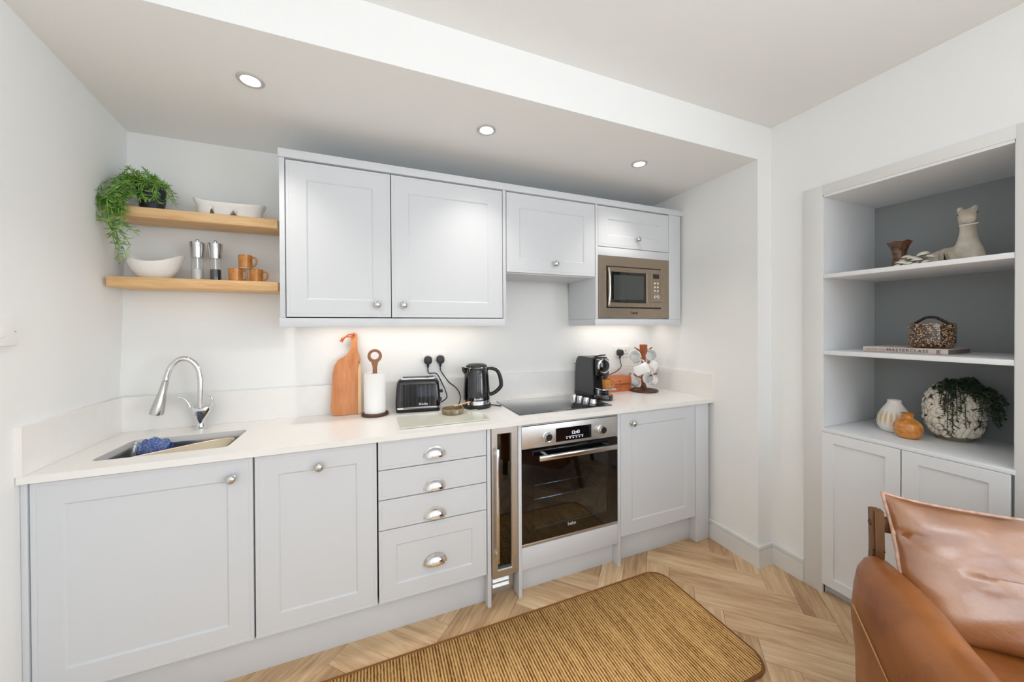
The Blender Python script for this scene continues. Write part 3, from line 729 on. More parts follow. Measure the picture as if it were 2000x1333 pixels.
for r_ in range(3):
    for c_ in range(2):
        bm = nb(); lathe(bm, [(0, 0), (.0068, 0), (.0068, .003), (.005, .004), (0, .004)], 14, (2.831 + c_ * .026, -UD - .006, 1.672 - r_ * .0255), 'Y'); obj('button', bm, CREAM, kp)
bm = nb(); lathe(bm, [(0, 0), (.019, 0), (.019, .003), (.016, .004), (.015, .017), (.013, .019), (0, .019)], 24, (2.846, -UD - .006, 1.580), 'Y'); obj('dial', bm, NICKEL, kp)
bm = text_bm('Candy', 0.024, front_at(2.66, UD + .0014, 1.470), .0003, bold=True); obj('lettering', bm, BLACK, mw)

# ------------------------------------------------------------------ downlights
DLE = mat('lamp_lens', (255, 252, 246), .3, emit=((255, 250, 240), 14.0))
for i, (x, dd, lb) in enumerate(((0.615, .66, 'round recessed spotlight in the soffit above the sink end, leftmost'), (1.555, .665, 'round recessed spotlight in the soffit above the wall cabinet doors, middle'), (2.490, .652, 'round recessed spotlight in the soffit above the microwave, rightmost'))):
    dl = thing('downlight', lb, 'spotlight', (x, -dd, ZS), 'recessed spotlights in the soffit')
    bm = nb(); lathe(bm, [(.045, ZS), (.045, ZS - .003), (.042, ZS - .005), (.033, ZS - .004), (.030, ZS + .004), (.030, ZS)], 32, (x, -dd, 0)); obj('bezel', bm, mat('satin_bezel', (206, 206, 204), .35, .5), dl)
    bm = nb(); lathe(bm, [(0, ZS - .0025), (.029, ZS - .0015), (.0295, ZS + .0)], 28, (x, -dd, 0)); obj('lens', bm, DLE, dl)
    l = bpy.data.lights.new('downlight_beam', 'SPOT'); l.energy = 27; l.color = (1, .93, .86); l.spot_size = R(100); l.spot_blend = 1.0; l.shadow_soft_size = .03
    lo_ = bpy.data.objects.new('downlight_beam', l); C.objects.link(lo_); lo_.location = (x, -dd + .022, ZS - .012)

# ------------------------------------------------------------------ floating shelves and what stands on them
def shelf(label, x0, z0, dr_=0.25):
    bm = nb(); x1 = .613
    V = rrect(x0, x1, -dr_, -.095, .003, 2)
    bd(bm, x0, x1, .085, dr_, z0, z0 + .046, .0045)
    c = ((x0 + x1) / 2, -.16, z0); bmesh.ops.translate(bm, verts=bm.verts, vec=-Vector(c)); o = obj('floating_shelf', bm, OAKSHELF); o.location = c
    return tag(o, label, 'shelf')
shelf('upper thick pine floating shelf carrying the trailing plant and white dish', -0.005, 1.869)
shelf('lower thick pine floating shelf carrying the white bowl, mills and amber mugs', -0.010, 1.562)
Z1, Z2 = 1.915, 1.608
# trailing plant
pl = thing('potted_plant', 'trailing green plant in a dark pot on the upper floating shelf', 'plant', (.107, -.165, Z1))
bm = nb(); lathe(bm, [(0, Z1), (.036, Z1), (.040, Z1 + .01), (.052, Z1 + .095), (.054, Z1 + .10), (.050, Z1 + .10), (.046, Z1 + .09), (0, Z1 + .088)], 28, (.107, -.165, 0)); obj('pot', bm, mat('slate_pot', (38, 42, 54), 0.5), pl)
GRN = mat('plant_leaf', (92, 146, 52), 0.5, var=(34, (158, 198, 98), 3))
bm = nb(); rnd = random.Random(3)
def leaf(bm, p, dv, ln, w):
    dv = dv.normalized(); s = dv.cross(Vector((rnd.uniform(-1, 1), rnd.uniform(-1, 1), rnd.uniform(-.4, 1)))).normalized(); up = s.cross(dv)
    a = p; m_ = p + dv * ln * .5 + up * ln * .10; t = p + dv * ln + up * ln * .28
    v = [bm.verts.new(q) for q in (a, m_ + s * w, t, m_ - s * w)]; bm.faces.new(v)
    v2 = bm.verts.new(m_ - up * w * .6); bm.faces.new((v[0], v[1], v2)); bm.faces.new((v[1], v[2], v2))
def sprig(bm, pts, step=.012, ln=.026, w=.0023, stem=.0014):
    P = spline(pts, 8); tube(bm, P, stem, 5)
    for i in range(len(P) - 1):
        t = (P[i + 1] - P[i]); 
        for _ in range(2):
            rv = Vector((rnd.uniform(-1, 1), rnd.uniform(-1, 1), rnd.uniform(-.6, .9)))
            leaf(bm, P[i] + t * rnd.random(), t.normalized() * .55 + rv * .75, ln * rnd.uniform(.7, 1.25), w)
c0 = Vector((.107, -.165, Z1 + .095))
for k in range(24):                                   # crown
    a = rnd.uniform(0, 2 * PI); r_ = rnd.uniform(.03, .085); h_ = rnd.uniform(.02, .075)
    e = c0 + Vector((math.cos(a) * r_ * 1.0 - .012, math.sin(a) * r_ * .75, h_)); e2 = e + Vector((math.cos(a) * .035, math.sin(a) * .025, -rnd.uniform(.0, .05)))
    if e2.y > -.115: e2.y = -.115
    if e2.x < -.015: e2.x = -.015 + rnd.uniform(0, .02)
    sprig(bm, [c0 + Vector((rnd.uniform(-.02, .02), rnd.uniform(-.02, .02), -.01)), c0.lerp(e, .6) + Vector((0, 0, .02)), e, e2], ln=.022)
for k in range(14):                                   # strands falling over the left shelf end
    x1 = rnd.uniform(-.015, .06); y1 = -rnd.uniform(.20, .30); z1 = Z1 + rnd.uniform(.02, .07)
    y2 = min(y1 - rnd.uniform(.0, .03), -.268); ze = Z1 - rnd.uniform(.0, .11)
    sprig(bm, [c0, c0 + Vector((x1 * .3 - .05, -.04, .035)), Vector((x1, y1, z1)), Vector((x1 - .005, y2, Z1 - .0)), Vector((x1 + .004, y2 - .006, ze))], ln=.027)
for dx, ze in ((.0, 1.665), (.012, 1.69), (.022, 1.735), (-.008, 1.745), (.03, 1.80)):   # the long strands
    sprig(bm, [c0, Vector((.04 + dx, -.24, Z1 + .05)), Vector((.028 + dx, -.272, Z1 + .005)), Vector((.026 + dx, -.280, Z1 - .08)), Vector((.034 + dx, -.284, (Z1 + ze) / 2 - .03)), Vector((.060 + dx * 1.4, -.288, ze))], ln=.027)
for k in range(6):                                   # sprigs hanging in front of the pot
    x1 = rnd.uniform(.08, .19); 
    sprig(bm, [c0, Vector((x1, -.225, Z1 + .115)), Vector((x1 + rnd.uniform(-.01, .02), -.235, Z1 + .07)), Vector((x1 + rnd.uniform(-.02, .03), -.24, Z1 + rnd.uniform(.01, .05)))], ln=.022)
for v in bm.verts:
    v.co.x = max(v.co.x, xl(-v.co.y, v.co.z) + .004); v.co.y = min(v.co.y, -dback(v.co.x, v.co.z) - .004)
obj('foliage', bm, GRN, pl, 80, kind='stuff', recalc=False)
# white boat dish
ds_ = thing('serving_dish', 'white boat-shaped serving dish with a wavy rim on the upper floating shelf', 'dish', (.40, -.165, Z1))
bm = nb(); rings = []; n = 144
def boat(sx, sy, z, amp, foot=False):
    out = []
    for i in range(n):
        a = 2 * PI * i / n; ca, sa = math.cos(a), math.sin(a)
        x = sx * math.copysign(abs(ca) ** .55, ca); y = sy * math.copysign(abs(sa) ** .7, sa)
        zz = z + amp * (abs(ca) ** 2.2) * (1.2 if ca < 0 else .8)
        if foot:
            for nx in (-.062, .024): zz += max(0, .044 - abs(x - nx) * 3.4)
        out.append((.402 + x, -.165 + y, zz))
    return out
for sx, sy, z, amp, ft in ((.112, .030, .0, 0, True), (.126, .041, .0, 0, True), (.131, .047, .0455, .004, False), (.139, .053, .052, .012, False), (.144, .056, .064, .018, False), (.141, .053, .0655, .018, False), (.130, .045, .054, .010, False), (.118, .034, .047, 0, False)): rings.append(boat(sx, sy, Z1 + z, amp, ft))
loft(bm, rings, True, True); obj('bowl', bm, WHITE, ds_, 60)
# white boat bowl
bw = thing('bowl', 'white fluted oval bowl with raised ends on the lower floating shelf', 'bowl', (.115, -.17, Z2))
bm = nb(); rings = []
def oval(sx, sy, z, amp, fl=0):
    out = []
    for i in range(96):
        a = 2 * PI * i / 96; ca, sa = math.cos(a), math.sin(a); k_ = 1 + fl * math.cos(i * PI / 2)
        out.append((.115 + sx * ca * k_, -.17 + sy * sa * k_, z + amp * (ca * ca) ** 1.1 * (1.15 if ca < 0 else .85)))
    return out
for sx, sy, z, amp, fl in ((.045, .030, .0, 0, 0), (.055, .037, .004, 0, .003), (.083, .053, .032, .012, .006), (.100, .064, .058, .034, .006), (.108, .068, .073, .048, .003), (.106, .066, .0745, .048, .0), (.095, .058, .055, .034, 0), (.07, .044, .024, .008, 0), (.04, .025, .010, 0, 0)): rings.append(oval(sx, sy, Z2 + z, amp, fl))
loft(bm, rings, True, True); obj('body', bm, WHITE, bw, 40)
# salt and pepper mills
for x, lb, fill, fh in ((.270, 'clear salt mill with steel top on the lower floating shelf, white salt inside', (240, 238, 236), .055), (.339, 'clear pepper mill with steel top on the lower floating shelf, black peppercorns inside', (40, 38, 44), .056)):
    ml = thing('salt_mill' if x < .3 else 'pepper_mill', lb, 'mill', (x, -.165, Z2)); cc = (x, -.165, 0)
    bm = nb(); lathe(bm, [(0, Z2), (.0225, Z2), (.0225, Z2 + .112), (0, Z2 + .112)], 28, cc); obj('glass_body', bm, GLASS, ml)
    bm = nb(); lathe(bm, [(0, Z2 + .006), (.020, Z2 + .006), (.020, Z2 + fh), (.012, Z2 + fh + .003), (0, Z2 + fh)], 24, cc); obj('filling', bm, mat('fill_%d' % fill[0], fill, .9), ml)
    bm = nb(); lathe(bm, [(0, Z2 + .112), (.0235, Z2 + .110), (.0245, Z2 + .115), (.0295, Z2 + .178), (.0290, Z2 + .182), (.006, Z2 + .184), (.006, Z2 + .190), (.0075, Z2 + .194), (.004, Z2 + .198), (0, Z2 + .198)], 28, cc); obj('grinder_head', bm, NICKEL, ml)
    bm = nb(); lathe(bm, [(.003, Z2 + .01), (.003, Z2 + .112)], 8, cc); obj('spindle', bm, CHROME, ml)
# three amber mugs
def amber_mug():
    prof = [(0, .0), (.0235, .0), (.0265, .002), (.0275, .010), (.0285, .060), (.0290, .0635), (.0275, .064), (.0262, .060), (.0255, .008), (0, .006)]
    bm = nb(); lathe(bm, prof, 32); return finish(bm, 'mug_body', AMBER, 40)
MB_ = amber_mug(); bm = nb(); tube(bm, spline([(.026, 0, .052), (.040, 0, .053), (.048, 0, .042), (.046, 0, .024), (.037, 0, .014), (.027, 0, .014)], 6), .0042, 10); MH = finish(bm, 'mug_handle', AMBER, 60)
def amug(lb, x, d, z, rz, hw=MB_, hh=MH):
    t = thing('espresso_mug', lb, 'mug', (x, -d, z), 'amber mugs on the lower shelf'); t.rotation_euler = (0, 0, rz)
    sub('body', hw, None, t); sub('handle', hh, None, t); return t
amug('amber mug standing on the lower shelf, left one of the bottom pair', .424, .185, Z2, R(-12))
amug('amber mug standing on the lower shelf, right one of the bottom pair', .509, .185, Z2, R(-8))
sc_ = thing('saucer', 'small pale saucer between the stacked amber mugs', 'saucer', (.464, -.185, Z2 + .0642))
bm = nb(); lathe(bm, [(0, 0), (.022, 0), (.030, .003), (.0305, .0045), (.022, .003), (0, .0025)], 28, (.464, -.185, Z2 + .0642)); obj('plate', bm, mat('pale_rose_ceramic', (228, 206, 198), .3), sc_)
amug('amber mug stacked on top of the two others on the lower shelf', .464, .185, Z2 + .0675, R(-10))

# ------------------------------------------------------------------ things on the worktop
cb = thing('chopping_board', 'tall wooden chopping board with a handle leaning on the back wall', 'chopping board', (.908, -.16, WZ))
ol = [(.858, .912), (.975, .912), (.981, .925), (.982, 1.10), (.981, 1.15), (.979, 1.20), (.972, 1.232), (.964, 1.252), (.9625, 1.28), (.9625, 1.325), (.960, 1.345), (.950, 1.354), (.940, 1.352), (.933, 1.340), (.931, 1.31), (.929, 1.275), (.918, 1.242), (.895, 1.222), (.865, 1.204), (.848, 1.175), (.841, 1.14), (.836, 1.05), (.832, .96), (.834, .93), (.844, .916)]
hole = [(.947 + .0065 * math.cos(2 * PI * i / 12), 1.338 + .0065 * math.sin(2 * PI * i / 12)) for i in range(12)]
def lean(bm):
    for v in bm.verts:
        y = v.co.y; zz = v.co.z; v.co.y = y + (zz - .912) * .16
def board(outline, holes, m, nm):
    bm = nb(); es = []
    for lp in [outline] + holes:
        vs = [bm.verts.new((x, -.192, z)) for x, z in lp]; es += [bm.edges.new((vs[i], vs[(i + 1) % len(vs)])) for i in range(len(vs))]
    r = bmesh.ops.triangle_fill(bm, use_beauty=True, edges=es); fs = [g for g in r['geom'] if isinstance(g, bmesh.types.BMFace)]
    r = bmesh.ops.extrude_face_region(bm, geom=fs)
    for g in r['geom']:
        if isinstance(g, bmesh.types.BMVert): g.co.y += .018
    lean(bm); return obj(nm, bm, m, cb, 25)
ol_l = [p for p in ol if p[0] < .968 or p[1] > 1.24]; ol_l = [(.968, .912) if p == (.975, .912) else p for p in ol]
spl = .966
main = [(min(x, spl + (.0 if z < 1.2 else .02)), z) for x, z in ol]
board(main, [hole], BOARDW, 'board')
board([(.9662, .912), (.976, .912), (.982, .925), (.982, 1.10), (.981, 1.15), (.978, 1.195), (.9662, 1.199)], [], SAPW, 'sapwood_strip')
bm = nb(); P = spline([(.947, -.100, 1.338), (.940, -.135, 1.345), (.915, -.137, 1.340), (.893, -.133, 1.318), (.885, -.130, 1.300)], 8); tube(bm, P, .0035, 7)
tube(bm, spline([(.947, -.120, 1.338), (.938, -.135, 1.330), (.912, -.139, 1.332), (.890, -.133, 1.322), (.875, -.130, 1.305)], 8), .0035, 7)
lathe(bm, [(0, -.008), (.007, -.006), (.009, 0), (.007, .006), (0, .008)], 10, (.889, -.133, 1.318)); obj('hanging_cord', bm, mat('orange_leather_cord', (206, 98, 44), .6), cb, 60)

kr = thing('kitchen_roll_holder', 'kitchen roll holder with round dark wood base and ring handle', 'kitchen roll holder', (1.052, -.243, WZ)); kc = (1.052, -.243, 0)
bm = nb(); lathe(bm, [(0, WZ), (.066, WZ), (.069, WZ + .004), (.069, WZ + .012), (.066, WZ + .015), (0, WZ + .015)], 40, kc); obj('base', bm, DKWOOD, kr)
bm = nb(); lathe(bm, [(0, WZ + .01), (.011, WZ + .01), (.011, WZ + .262), (0, WZ + .262)], 16, kc); obj('rod', bm, MIDWOOD, kr)
bm = nb(); 
rg = [(1.052 + .034 * math.cos(2 * PI * i / 32), -.243, WZ + .322 + .034 * math.sin(2 * PI * i / 32)) for i in range(32)]
outer = [(.036 * math.cos(2 * PI * i / 40), .036 * math.sin(2 * PI * i / 40)) for i in range(40)]
ou = [(1.052 + .0365 * math.cos(R(-60 + 300 * i / 30)), WZ + .318 + .0365 * math.sin(R(-60 + 300 * i / 30))) for i in range(31)]
ou = ou + [(1.040, WZ + .262), (1.042, WZ + .245), (1.062, WZ + .245), (1.064, WZ + .262)]
inn = [(1.052 + .021 * math.cos(2 * PI * i / 24), WZ + .320 + .021 * math.sin(2 * PI * i / 24)) for i in range(24)]
es = []
for lp in (ou, inn):
    vs = [bm.verts.new((x, -.253, z)) for x, z in lp]; es += [bm.edges.new((vs[i], vs[(i + 1) % len(vs)])) for i in range(len(vs))]
r = bmesh.ops.triangle_fill(bm, use_beauty=True, edges=es); r = bmesh.ops.extrude_face_region(bm, geom=[g for g in r['geom'] if isinstance(g, bmesh.types.BMFace)])
for g in r['geom']:
    if isinstance(g, bmesh.types.BMVert): g.co.y += .020
obj('ring_handle', bm, MIDWOOD, kr, 30)
tr = thing('paper_roll', 'white kitchen paper roll standing on the dark wood holder', 'kitchen roll', (1.052, -.243, WZ + .0155))
bm = nb(); lathe(bm, [(.020, WZ + .016), (.054, WZ + .016), (.0555, WZ + .02), (.0555, WZ + .222), (.054, WZ + .226), (.020, WZ + .226), (.018, WZ + .22), (.018, WZ + .02), (.020, WZ + .016)], 40, kc); obj('paper', bm, PAPER, tr, 50)

# toaster (built square, then turned a little)
to = thing('toaster', 'black ribbed two-slot toaster with chrome top, left of the kettle', 'toaster', (1.283, -.212, WZ)); to.rotation_euler = (0, 0, R(-8))
O = to.location.copy()
def lobj(nm, bm, m, par, sh=32, **k): return obj(nm, bm, m, par, sh, off=(0, 0, 0), **k)
hx, hy = .122, .062
def tring(ex, ey, z, r_=.02): return [(x, y, z) for x, y in rrect(-hx - ex, hx + ex, -hy - ey, hy + ey, r_, 5)]
bm = nb(); loft(bm, [tring(-.004, -.004, .0), tring(-.002, -.002, .018), tring(-.006, -.006, .019)], True, True); lobj('base', bm, BLACK, to)
bm = nb(); loft(bm, [tring(-.001, -.001, .018), tring(.001, .001, .019), tring(.001, .001, .029), tring(-.002, -.002, .030)], True, True); lobj('chrome_band', bm, CHROME, to)
bm = nb(); n = 0; rr = []
for z, e in ((.030, .0), (.06, .0005), (.12, -.003), (.16, -.007), (.176, -.014), (.182, -.022)): rr.append(tring(e, e, z, .024))
loft(bm, rr, True, True); sh = lobj('shell', bm, BLACKGL, to, 45)
bm = nb(); loft(bm, [tring(-.018, -.020, .1815, .02), tring(-.020, -.021, .186, .02), tring(-.024, -.024, .187, .02)], True, True); lobj('chrome_top', bm, CHROME, to)
for y in (-.018, .018):
    bm = nb(); box(bm, -.085, .085, y - .011, y + .011, .1872, .1876); lobj('slot', bm, mat('slot_dark', (30, 28, 28), .6), to)
bm = nb()
for sy in (-1,):
    for k in range(25):
        x = -.085 + k * .0071
        loft(bm, [[(x - .0026, sy * (hy + b_ - .0012), z), (x, sy * (hy + b_ + .0022), z), (x + .0026, sy * (hy + b_ - .0012), z)] for z, b_ in ((.034, .0003), (.06, .0005), (.12, -.003), (.155, -.0062))], True, True)
lobj('ribs', bm, BLACKGL, sh)
bm = nb(); box(bm, hx - .004, hx + .016, -.018, .018, .095, .110, .003); lobj('lever', bm, BLACK, to)
bm = nb(); lathe(bm, [(0, 0), (.012, 0), (.011, .01), (0, .01)], 20, mtx=Matrix.Translation((hx - .002, .0, .055)) @ Matrix.Rotation(R(90), 4, 'Y')); lobj('browning_dial', bm, BLACK, to)
bm = text_bm('Breville', .016, Matrix.Translation((.028, -hy - .0032, .045)) @ FRONT, .0003, bold=True); lobj('lettering', bm, mat('silver_print', (210, 212, 216), .3, .6), sh)
# a mains lead with its plug, as one part of its appliance
def lead(par, pts, plug, rad=.0032):
    bm = nb(); tube(bm, spline(pts, 10), rad, 8); c = obj('power_cord', bm, BLACK, par, 60)
    if plug:
        x, d, z = plug; bm = nb()
        V = []
        for w_, s_ in ((0.0, .82), (.004, .96), (.024, 1.0), (.034, .92), (.038, .7)):
            V.append([(x + s_ * .0235 * math.copysign(abs(math.cos(a)) ** .8, math.cos(a)), -d - w_, z + s_ * (.026 if math.sin(a) > 0 else .024) * math.copysign(abs(math.sin(a)) ** .8, math.sin(a))) for a in [2 * PI * i / 28 for i in range(28)]])
        loft(bm, V, True, True); tube(bm, [(x, -d - .018, z - .018), (x, -d - .016, z - .034), (x, -d - .014, z - .046)], [.009, .007, .004], 10)
        obj('plug', bm, mat('plug_rubber', (46, 47, 52), .55), c, 50)
    return c
def socket(label, x, z, n=2):
    d = dback(x, z) - .0005; t = thing('wall_socket', label, 'socket', (x, -d, z)); w = .073 if n == 2 else .0435
    bm = nb(); bd(bm, x - w, x + w, d - .004, d + .010, z - .0435, z + .0435, .003); pl_ = obj('faceplate', bm, WPLAS, t)
    for k in range(n):
        sx = x + (k * 2 - 1) * .0335 if n == 2 else x
        bm = nb(); bd(bm, sx + (-.010 if k == 0 else -.002), sx + (.002 if k == 0 else .010), d + .010, d + .014, z + .017, z + .034, .001); obj('switch', bm, WPLAS, t)
        bm = nb()
        for qx, qz, a, b in ((0, .006, .003, .005), (-.011, -.016, .005, .0022), (.011, -.016, .005, .0022)): bd(bm, sx + qx - a, sx + qx + a, d + .0100, d + .0104, z + qz - b, z + qz + b)
        obj('pin_holes', bm, BLACK, t)
    return t
socket('white double wall socket with two black plugs above the toaster', 1.390, 1.188)
socket('white double wall socket behind the mug tree, one black plug in it', 2.815, 1.187)
sd = dback(1.39, 1.18) + .010
def toasterw(x, y, z): return Matrix.Rotation(R(-8), 4, 'Z') @ Vector((x, y, z)) + O
q1 = toasterw(.10, .055, .19); q2 = toasterw(.128, .050, .12); q3 = toasterw(.155, .03, .095); q4 = toasterw(.160, .02, .055); q5 = toasterw(.115, .03, .022)
cord_pts = [(1.352, -sd - .014, 1.136), (1.352, -sd - .016, 1.115), (1.362, -sd - .016, 1.103), tuple(q1 + Vector((.01, .02, .0))), tuple(q2 + Vector((.02, .03, 0))), tuple(q3), tuple(q4), tuple(q5)]
bm = nb(); 
def lead_local(par, pts, plug):
    c = lead(par, pts, plug)
    Mi = Matrix.Rotation(-par.rotation_euler.z, 4, 'Z')
    for o in [c] + list(c.children): o.data.transform(Mi)
    return c
lead_local(to, cord_pts, (1.352, sd, 1.182))

# kettle
ke = thing('kettle', 'gloss black electric kettle with chrome band near the hob', 'kettle', (1.612, -.270, WZ)); kc = (1.612, -.27, 0); z = WZ
bm = nb(); lathe(bm, [(0, z), (.083, z), (.085, z + .004), (.084, z + .018), (.079, z + .021), (0, z + .021)], 40, kc); obj('power_base', bm, BLACK, ke)
bm = nb(); lathe(bm, [(0, z + .021), (.078, z + .021), (.080, z + .024), (.079, z + .046), (.077, z + .048), (0, z + .048)], 40, kc); obj('chrome_band', bm, CHROME, ke)
bm = nb(); lathe(bm, [(0, z + .047), (.079, z + .047), (.079, z + .06), (.077, z + .12), (.072, z + .19), (.066, z + .224), (.061, z + .232), (0, z + .232)], 48, kc); kbod = obj('body', bm, BLACKGL, ke)
bm = nb()
for k in range(36):
    a = R(-170 + k * 4.6)
    if -2.2 < a < -.9 and False: continue
bm.free()
bm = nb(); lathe(bm, [(0, z + .2305), (.062, z + .2305), (.063, z + .235), (.060, z + .246), (.045, z + .254), (0, z + .257)], 40, kc); obj('lid', bm, BLACK, ke)
bm = nb(); lathe(bm, [(.0625, z + .232), (.0640, z + .234), (.0625, z + .236)], 40, kc); obj('lid_ring', bm, CHROME, ke)
bm = nb(); cxk = 1.612; 
loft(bm, [[(cxk - .055, -.27 + w, z + h) for w, h in ((-.026, .232), (.026, .232), (.016, .175))], [(cxk - .074, -.27 + w, z + h) for w, h in ((-.017, .236), (.017, .236), (.006, .198))], [(cxk - .088, -.27 + w, z + h) for w, h in ((-.010, .241), (.010, .241), (.003, .218))]], True, True); obj('spout', bm, BLACKGL, ke, 50)
bm = nb(); hp = spline([(cxk + .058, -.272, z + .222), (cxk + .090, -.276, z + .224), (cxk + .122, -.280, z + .212), (cxk + .140, -.283, z + .180), (cxk + .148, -.285, z + .135), (cxk + .142, -.284, z + .108), (cxk + .108, -.28, z + .078), (cxk + .072, -.274, z + .066)], 6)
tube(bm, hp, [.011] * 6 + [.0125] * (len(hp) - 6), 12, flat=.9); obj('handle', bm, BLACK, ke, 60)
bm = nb(); hp2 = [(p[0] + .009 * (1 if i > 4 else .3), p[1], p[2] + (.008 if i < 14 else -.002)) for i, p in enumerate(hp)][3:36]; tube(bm, hp2, .0055, 8); obj('handle_trim', bm, CHROME, ke, 60)
bm = text_bm('Breville', .017, Matrix.Translation((1.600, -.27 - .0795, z + .059)) @ FRONT, .0006, bold=True); obj('lettering', bm, mat('silver_print', (210, 212, 216), .3, .6), kbod)
lead(ke, [(1.4265, -sd - .014, 1.136), (1.428, -sd - .018, 1.118), (1.444, -sd - .02, 1.09), (1.475, -sd - .03, 1.045), (1.515, -sd - .045, 1.01), (1.536, -sd - .06, .97), (1.530, -sd - .085, .935), (1.512, -.225, .9145), (1.530, -.250, .9145)], (1.4265, sd, 1.184))
lead(ke, [(1.690, -.275, .916), (1.715, -.29, .9145), (1.745, -.33, .9145)], None)

# glass worktop saver, spoon rest
gb = thing('glass_board', 'frosted glass chopping board lying flat in front of the toaster and kettle', 'chopping board', (1.37, -.47, WZ))
bm = nb(); slab_hole(bm, rrect(1.158, 1.588, -.586, -.362, .008, 3), [], WZ + .002, WZ + .007)
GBM = mat('frosted_green_glass', (212, 214, 200), .18, spec=.7); obj('plate', bm, GBM, gb)
bm = nb()
for x in (1.18, 1.566):
    for y in (-.565, -.383): lathe(bm, [(0, WZ), (.006, WZ), (.006, WZ + .0022), (0, WZ + .0022)], 10, (x, y, 0))
obj('feet', bm, WPLAS, gb)
sr = thing('small_dish', 'small round brown pottery dish on the glass board', 'dish', (1.442, -.394, WZ + .007)); c_ = (1.442, -.394, 0); z = WZ + .007
OLIVE = mat('olive_brown_glaze', (116, 98, 72), .25, var=(30, (150, 134, 104), 4), coat=.4)
bm = nb(); lathe(bm, [(0, z), (.052, z), (.058, z + .003), (.0595, z + .026), (.0575, z + .029), (.054, z + .027), (.052, z + .008), (0, z + .006)], 40, c_); obj('bowl', bm, OLIVE, sr, 40)
sp = thing('wooden_stick', 'pale wooden butter knife resting across the small brown dish', 'utensil', (1.50, -.36, WZ + .036))
bm = nb(); tube(bm, spline([(1.450, -.390, WZ + .0425), (1.48, -.375, WZ + .0428), (1.52, -.352, WZ + .0445), (1.555, -.335, WZ + .046)], 5), [.006, .007, .0075, .0075, .0075, .007, .0065, .006, .006, .0065, .007, .0075, .008, .008, .0075, .005], 8, flat=.5); obj('blade', bm, wood('beech', (214, 170, 122), (226, 186, 140), (236, 204, 164), 8, (2, 10, 10)), sp, 60)

# coffee machine
cm = thing('coffee_machine', 'dark grey and black pod coffee machine behind the hob knobs', 'coffee machine', (2.425, -.27, WZ)); mx0, mx1 = 2.368, 2.482
bm = nb(); bd(bm, mx0 - .006, mx1 + .006, .145, .352, WZ, WZ + .030, .004); obj('base', bm, BLACK, cm)
def side_prof(x0, x1):
    pr = [(.160, WZ + .03), (.352, WZ + .03), (.352, WZ + .258), (.345, WZ + .268)] + [(.215 - .050 * math.sin(R(a)) , WZ + .218 + .052 * math.cos(R(a))) for a in range(0, 91, 15)]
    b = nb(); loft(b, [[(x0, -d_, z_) for d_, z_ in pr], [(x1, -d_, z_) for d_, z_ in pr]], True, True); return b
obj('side_panel', side_prof(mx0 - .006, mx0 + .008), mat('graphite_panel', (70, 71, 74), .42), cm, 30)
obj('side_panel', side_prof(mx1 - .008, mx1 + .006), mat('graphite_panel', (70, 71, 74), .42), cm, 30)
obj('housing', side_prof(mx0 + .008, mx1 - .008), BLACK, cm, 30)
bm = nb(); bd(bm, mx0 + .010, mx1 - .010, .352, .395, WZ + .150, WZ + .262, .012); obj('brew_head', bm, BLACKGL, cm)
bm = nb(); n = 32; cx_, cz_ = (mx0 + mx1) / 2, WZ + .216
V = [[(cx_ + r_ * math.cos(2 * PI * i / n), -.395 - w_, cz_ + r_ * math.sin(2 * PI * i / n)) for i in range(n)] for r_, w_ in ((.047, 0), (.047, .006), (.038, .008), (.036, .002))]
loft(bm, V); obj('chrome_ring', bm, CHROME, cm, 40)
bm = nb(); lathe(bm, [(0, 0), (.036, 0), (.034, .006), (.02, .010), (0, .011)], 28, (cx_, -.396, cz_), 'Y'); obj('head_dome', bm, BLACKGL, cm)
bm = nb(); tube(bm, spline([(cx_, -.30, WZ + .268), (cx_, -.36, WZ + .282), (cx_, -.405, WZ + .287)], 6), .010, 10, flat=.4); obj('lever', bm, BLACK, cm)
bm = nb(); bd(bm, cx_ - .018, cx_ + .018, .36, .395, WZ + .120, WZ + .155, .004); obj('coffee_outlet', bm, BLACK, cm)
bm = nb(); bd(bm, mx0 + .008, mx1 - .004, .352, .452, WZ + .068, WZ + .076, .003); obj('cup_stand', bm, CHROME, cm)
bm = nb(); bd(bm, mx0 + .012, mx1 - .008, .352, .385, WZ + .005, WZ + .068, .006); obj('drip_tank', bm, BLACKGL, cm)
bm = nb(); V = [[(cx_ + .058 * s_ * math.cos(a), -.385 - .070 * s_ * max(math.sin(a), -.2), z_) for a in [2 * PI * i / 32 for i in range(32)]] for s_, z_ in ((1, WZ), (1.03, WZ + .004), (1.03, WZ + .026), (.98, WZ + .031), (.90, WZ + .030))]
loft(bm, V, True, True); obj('drip_tray', bm, BLACKGL, cm, 40)
bm = nb(); V = [[(cx_ + .047 * math.cos(a), -.395 - .052 * max(math.sin(a), -.2), WZ + z_) for a in [2 * PI * i / 32 for i in range(32)]] for z_ in (.030, .0325)]
loft(bm, V, True, True); obj('tray_grid', bm, NICKEL, cm)
bm = nb(); bd(bm, mx0 + .004, mx1 - .004, .130, .158, WZ + .012, WZ + .205, .010); obj('water_tank', bm, glass('tank_plastic', (222, 222, 226), .08), cm)
bm = nb(); bd(bm, mx0 + .002, mx1 - .002, .128, .17, WZ + .205, WZ + .212, .003); obj('tank_lid', bm, BLACK, cm)
sd2 = dback(2.78, 1.18) + .010
lead(cm, [(2.7815, -sd2 - .014, 1.135), (2.783, -sd2 - .020, 1.112), (2.768, -.142, 1.078), (2.722, -.148, 1.047), (2.66, -.152, 1.028), (2.58, -.158, 1.010), (2.53, -.17, .985), (2.484, -.18, .965)], (2.7815, sd2, 1.181))
em = thing('espresso_mug', 'amber ribbed cup standing on the coffee machine cup stand', 'mug', (cx_ + .004, -.420, WZ + .0765))
